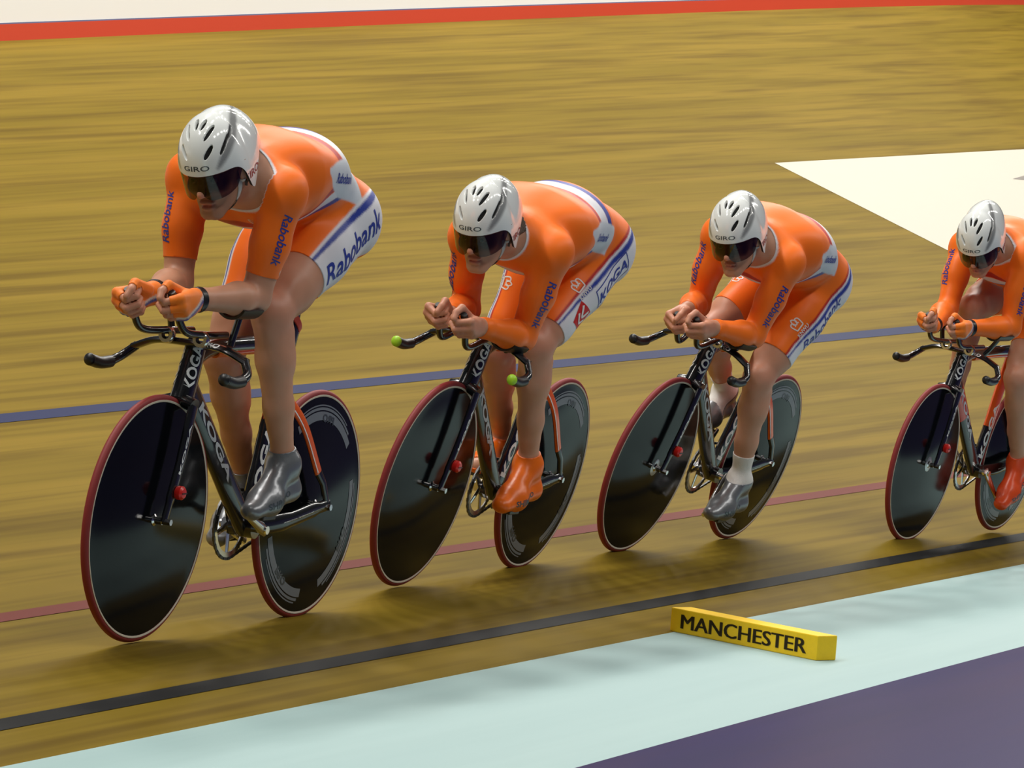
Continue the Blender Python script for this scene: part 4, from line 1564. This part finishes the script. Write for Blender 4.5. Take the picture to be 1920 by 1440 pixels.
def helmet_pt(az, v, grow=0.0):
    """shell surface in head coordinates: az round from the front, v from crown (0) to rim (1)"""
    c, s = math.cos(az), math.sin(az)
    Rx = 0.128 if c > 0 else 0.128 + 0.085 * (-c) ** 1.6
    Ry = 0.097
    back = max(0.0, -c)
    sidew = abs(s)
    zr = 0.034 - 0.010 * max(0, c) - 0.100 * max(0.0, math.exp(-((abs(az) - 1.72) / 0.36) ** 2)) - 0.045 * back ** 2
    top = 0.158
    sv = math.sin(v * PI / 2) ** 0.92
    cv = math.cos(v * PI / 2)
    x = Rx * c * sv - 0.012
    yy = Ry * s * sv * (1 - 0.05 * back)
    zz = zr + (top - zr) * cv
    zz -= 0.035 * back ** 1.5 * sv ** 2 * cv
    if zr < 0.0 and v > 0.72:
        yy *= 1 - 0.10 * ((v - 0.72) / 0.28) ** 2 * min(1, -zr / 0.06)
    p = np.array([x, yy, zz])
    if grow:
        n = unit(np.array([c * sv, s * sv, cv + 0.05]))
        p = p + n * grow
    return p


def make_helmet(i, body, H, HR):
    nA, nV = 168, 56
    V, N, col, fld = [], [], [], []
    k = 0.985
    # vents as slanted slits in (arc across, arc down) of the shell
    slits = [((0.79, 0.28), (0.62, 0.58)), ((0.78, 0.74), (0.54, 1.16)), ((0.54, 0.30), (0.34, 0.80)), ((0.60, 1.10), (0.40, 1.55)), ((0.38, 0.12), (0.20, 0.40))]
    segs = []
    for (v0, a0), (v1, a1) in slits:
        for s in (1, -1):
            segs.append((helmet_pt(s * a0, v0), helmet_pt(s * a1, v1)))
    bandpts = [helmet_pt(az, v) for az, v in ((0.62, 0.93), (0.86, 0.80), (1.10, 0.66), (1.38, 0.52), (1.75, 0.40), (2.3, 0.34), (2.8, 0.34))]
    bandpts = spline(bandpts, 8)
    P = np.array([[helmet_pt(2 * PI * a / nA - PI, (v + 0.002) / (nV - 1 + 0.002)) for v in range(nV)] for a in range(nA)])
    V = P.reshape(-1, 3)
    du = np.roll(P, -1, 0) - np.roll(P, 1, 0)
    dv = np.gradient(P, axis=1)
    nn = np.cross(dv, du)
    nn /= np.linalg.norm(nn, axis=2)[..., None] + 1e-9
    N = nn.reshape(-1, 3)
    if (N * (V - [0, 0, 0.03])).sum() < 0:
        N = -N
    fld = np.full(len(V), 0.05)
    for a, b in segs:
        ab = b - a
        t = np.clip(((V - a) @ ab) / (ab @ ab), 0, 1)
        d = np.linalg.norm(V - a - t[:, None] * ab, axis=1)
        w = 0.0062 * np.sqrt(np.clip(1 - (2 * t - 1) ** 2, 0, 1)) + 0.0008
        fld = np.minimum(fld, d - w)
    col = np.tile(np.array(lin(240, 244, 242)), (len(V), 1))
    B = np.vstack([bandpts, bandpts * [1, -1, 1]])
    nb = len(bandpts)
    d = np.full(len(V), 1.0)
    tt = np.zeros(len(V))
    for j in range(len(B)):
        dj = np.linalg.norm(V - B[j], axis=1)
        m = dj < d
        d[m] = dj[m]
        tt[m] = (j % nb) / (nb - 1)
    wb = 0.004 + 0.012 * np.sin(np.clip(tt, 0, 1) * PI) ** 0.7
    f = step(wb - d, 0.005)[:, None]
    col = col * (1 - f) + np.array(lin(146, 148, 148)) * f
    idx = np.arange(nA * nV).reshape(nA, nV)
    nx = np.roll(idx, -1, 0)
    Q = np.stack([idx[:, :-1], idx[:, 1:], nx[:, 1:], nx[:, :-1]], -1).reshape(-1, 4)
    tri = Q[0]
    fn = np.cross(V[Q[:, 1]] - V[Q[:, 0]], V[Q[:, 2]] - V[Q[:, 0]])
    if (fn * N[Q[:, 0]]).sum() < 0:
        Q = Q[:, ::-1]
    hv, hf, hx = clip_mesh(V, N, Q, fld, 0.0, 0.010, col)
    # rim thickness: inner lip
    ri = idx[:, -1]
    tf = lambda X: np.asarray(X) @ HR.T + H
    hel = mesh_obj('helmet', tf(hv), hf, HELMETM, body, True, hx)
    lip = MB()
    rimp = V[ri]
    rp2 = rimp * np.array([0.93, 0.92, 1.0]) + [0, 0, 0.004]
    n = nA
    lip.add(np.vstack([tf(rimp), tf(rp2), tf(rp2 + [0, 0, 0.03])]), [(a, (a + 1) % n, n + (a + 1) % n, n + a) for a in range(n)] + [(n + a, n + (a + 1) % n, 2 * n + (a + 1) % n, 2 * n + a) for a in range(n)])
    lip.build('rim', LINERM, hel)
    # dark liner dome behind the vents
    LV = np.array([[helmet_pt(2 * PI * a / 48 - PI, (v + .05) / 15.05, -0.011) for v in range(15)] for a in range(48)])
    LV = LV.reshape(-1, 3)
    lid = np.arange(48 * 15).reshape(48, 15)
    ln = np.roll(lid, -1, 0)
    mesh_obj('liner', tf(LV), np.stack([lid[:, :-1], lid[:, 1:], ln[:, 1:], ln[:, :-1]], -1).reshape(-1, 4), LINERM, hel, True)
    # visor hung from the front rim, with a notch over the nose
    nu, nvv = 48, 14
    VP = []
    for lay in (0.0, -0.0022):
        for a in range(nu + 1):
            az = -1.45 + 2.9 * a / nu
            p0 = helmet_pt(az, 0.985, -0.002)
            c = math.cos(az)
            drop = 0.071 * (0.50 + 0.50 * max(0, 1 - (abs(abs(az) - 0.42) / 0.95) ** 2.2)) - 0.020 * math.exp(-(az / 0.17) ** 2)
            if abs(az) > 1.1:
                drop *= max(0.15, 1 - (abs(az) - 1.1) / 0.40)
            ztop = 0.030 - 0.008 * max(0, c)
            for b in range(nvv + 1):
                t = b / nvv
                zz = ztop - drop * t
                sc = 1 - 0.12 * (t * drop / 0.078) ** 1.4
                r = 0.972 + lay / 0.1
                x = (0.128 * c * sc * r - 0.012) + 0.004 * c + 0.008 * max(0.0, c) * t
                yy = 0.097 * math.sin(az) * r * (1 - 0.03 * t)
                VP.append((x, yy, zz))
    FV = []
    m_ = (nu + 1) * (nvv + 1)
    for a in range(nu):
        for b in range(nvv):
            k0 = a * (nvv + 1) + b
            FV.append((k0, k0 + 1, k0 + nvv + 2, k0 + nvv + 1))
    mesh_obj('visor', tf(np.array(VP[:m_])), FV, VISORM, hel, True)
    # wordmark on the brow and on each ear cover
    hb = BVHTree.FromPolygons(tf(hv).tolist(), hf.tolist())
    ax0, ax1 = tf((-0.012, 0, -0.1)), tf((-0.012, 0, 0.2))
    fwd = HR @ np.array([1.0, 0, 0])
    lf_ = HR @ np.array([0, 1.0, 0])
    t2 = text2d('GIRO', 0.01, 0.0, 1.7, 0.6)
    decal('lettering', t2, 0.0135, hb, ax0, ax1, fwd, 0.146, 0.0, 0.125, TXTFAINT, hel, rot=-PI / 2, lift=0.0008)
    for s in (1, -1):
        decal('lettering', text2d('GIRO', 0.02, 0.0, 1.5, 0.6), 0.020, hb, ax0, ax1, lf_ * s - fwd * 0.12, 0.078, 0.0, 0.09, material('dark_red_print', lin(150, 60, 66), 0.4), hel, rot=-PI / 2, lift=0.0008)
    return hel


import time as _time
_t0 = _time.time()
for i in range(4):
    make_rider(i)
print('riders', _time.time() - _t0)

# ------------------------------------------------------------------ yellow foam course marker lying across the teal band
mk_a, mk_b = surf(np.array(1.2934), np.array(0.02), 0, 0.1), surf(np.array(0.9791), np.array(-0.5923), 0, 0.1)
mx_ = unit(mk_b - mk_a)
mn_ = np.array([math.sin(0.1) * -1 * 0, 0, 1.0])
_, _T, _N = curve(np.array(1.1))
mn_ = unit(np.array([0, 0, 1.0]) * math.cos(0.1) - _N * math.sin(0.1))
my_ = np.cross(mn_, mx_)
mlen = np.linalg.norm(mk_b - mk_a)
MM = np.eye(4)
MM[:3, 0], MM[:3, 1], MM[:3, 2] = mx_, my_, mn_
MM[:3, 3] = (mk_a + mk_b) / 2
dep = 0.085
mk = MB()
mk.box((0, dep / 2, 0.039), (mlen, dep, 0.078))
mko = mk.build('foam_marker', material('yellow_foam', lin(250, 205, 20), 0.6, noise=0.06, nscale=60, bump=0.3, bscale=300), None, smooth=False, bevel=0.004)
mko.matrix_world = Matrix(MM.tolist())
tag(mko, 'yellow foam block lettered MANCHESTER lying on the pale teal band', 'marker')
V2, F2 = text2d('MANCHESTER', 0.0, 0.0, 1.15)
_n = len(V2)                                # a bolder face: the same outline laid twice, a little apart
F2 = list(F2) + [tuple(a + _n for a in f) for f in F2] + [tuple(a + 2 * _n for a in f) for f in F2]
V2 = np.vstack([V2, V2 + [0.05, 0.0], V2 + [0.10, 0.0]])
P3 = [(u * 0.046, -0.0012, 0.039 + v * 0.046) for u, v in V2]
wsc = (mlen * 0.86) / (max(p[0] for p in P3) - min(p[0] for p in P3))
P3 = [(x * wsc, y, zz) for x, y, zz in P3]
mesh_obj('lettering', P3, F2, material('black_foam_print', lin(58, 44, 10), 0.6), mko, smooth=False)
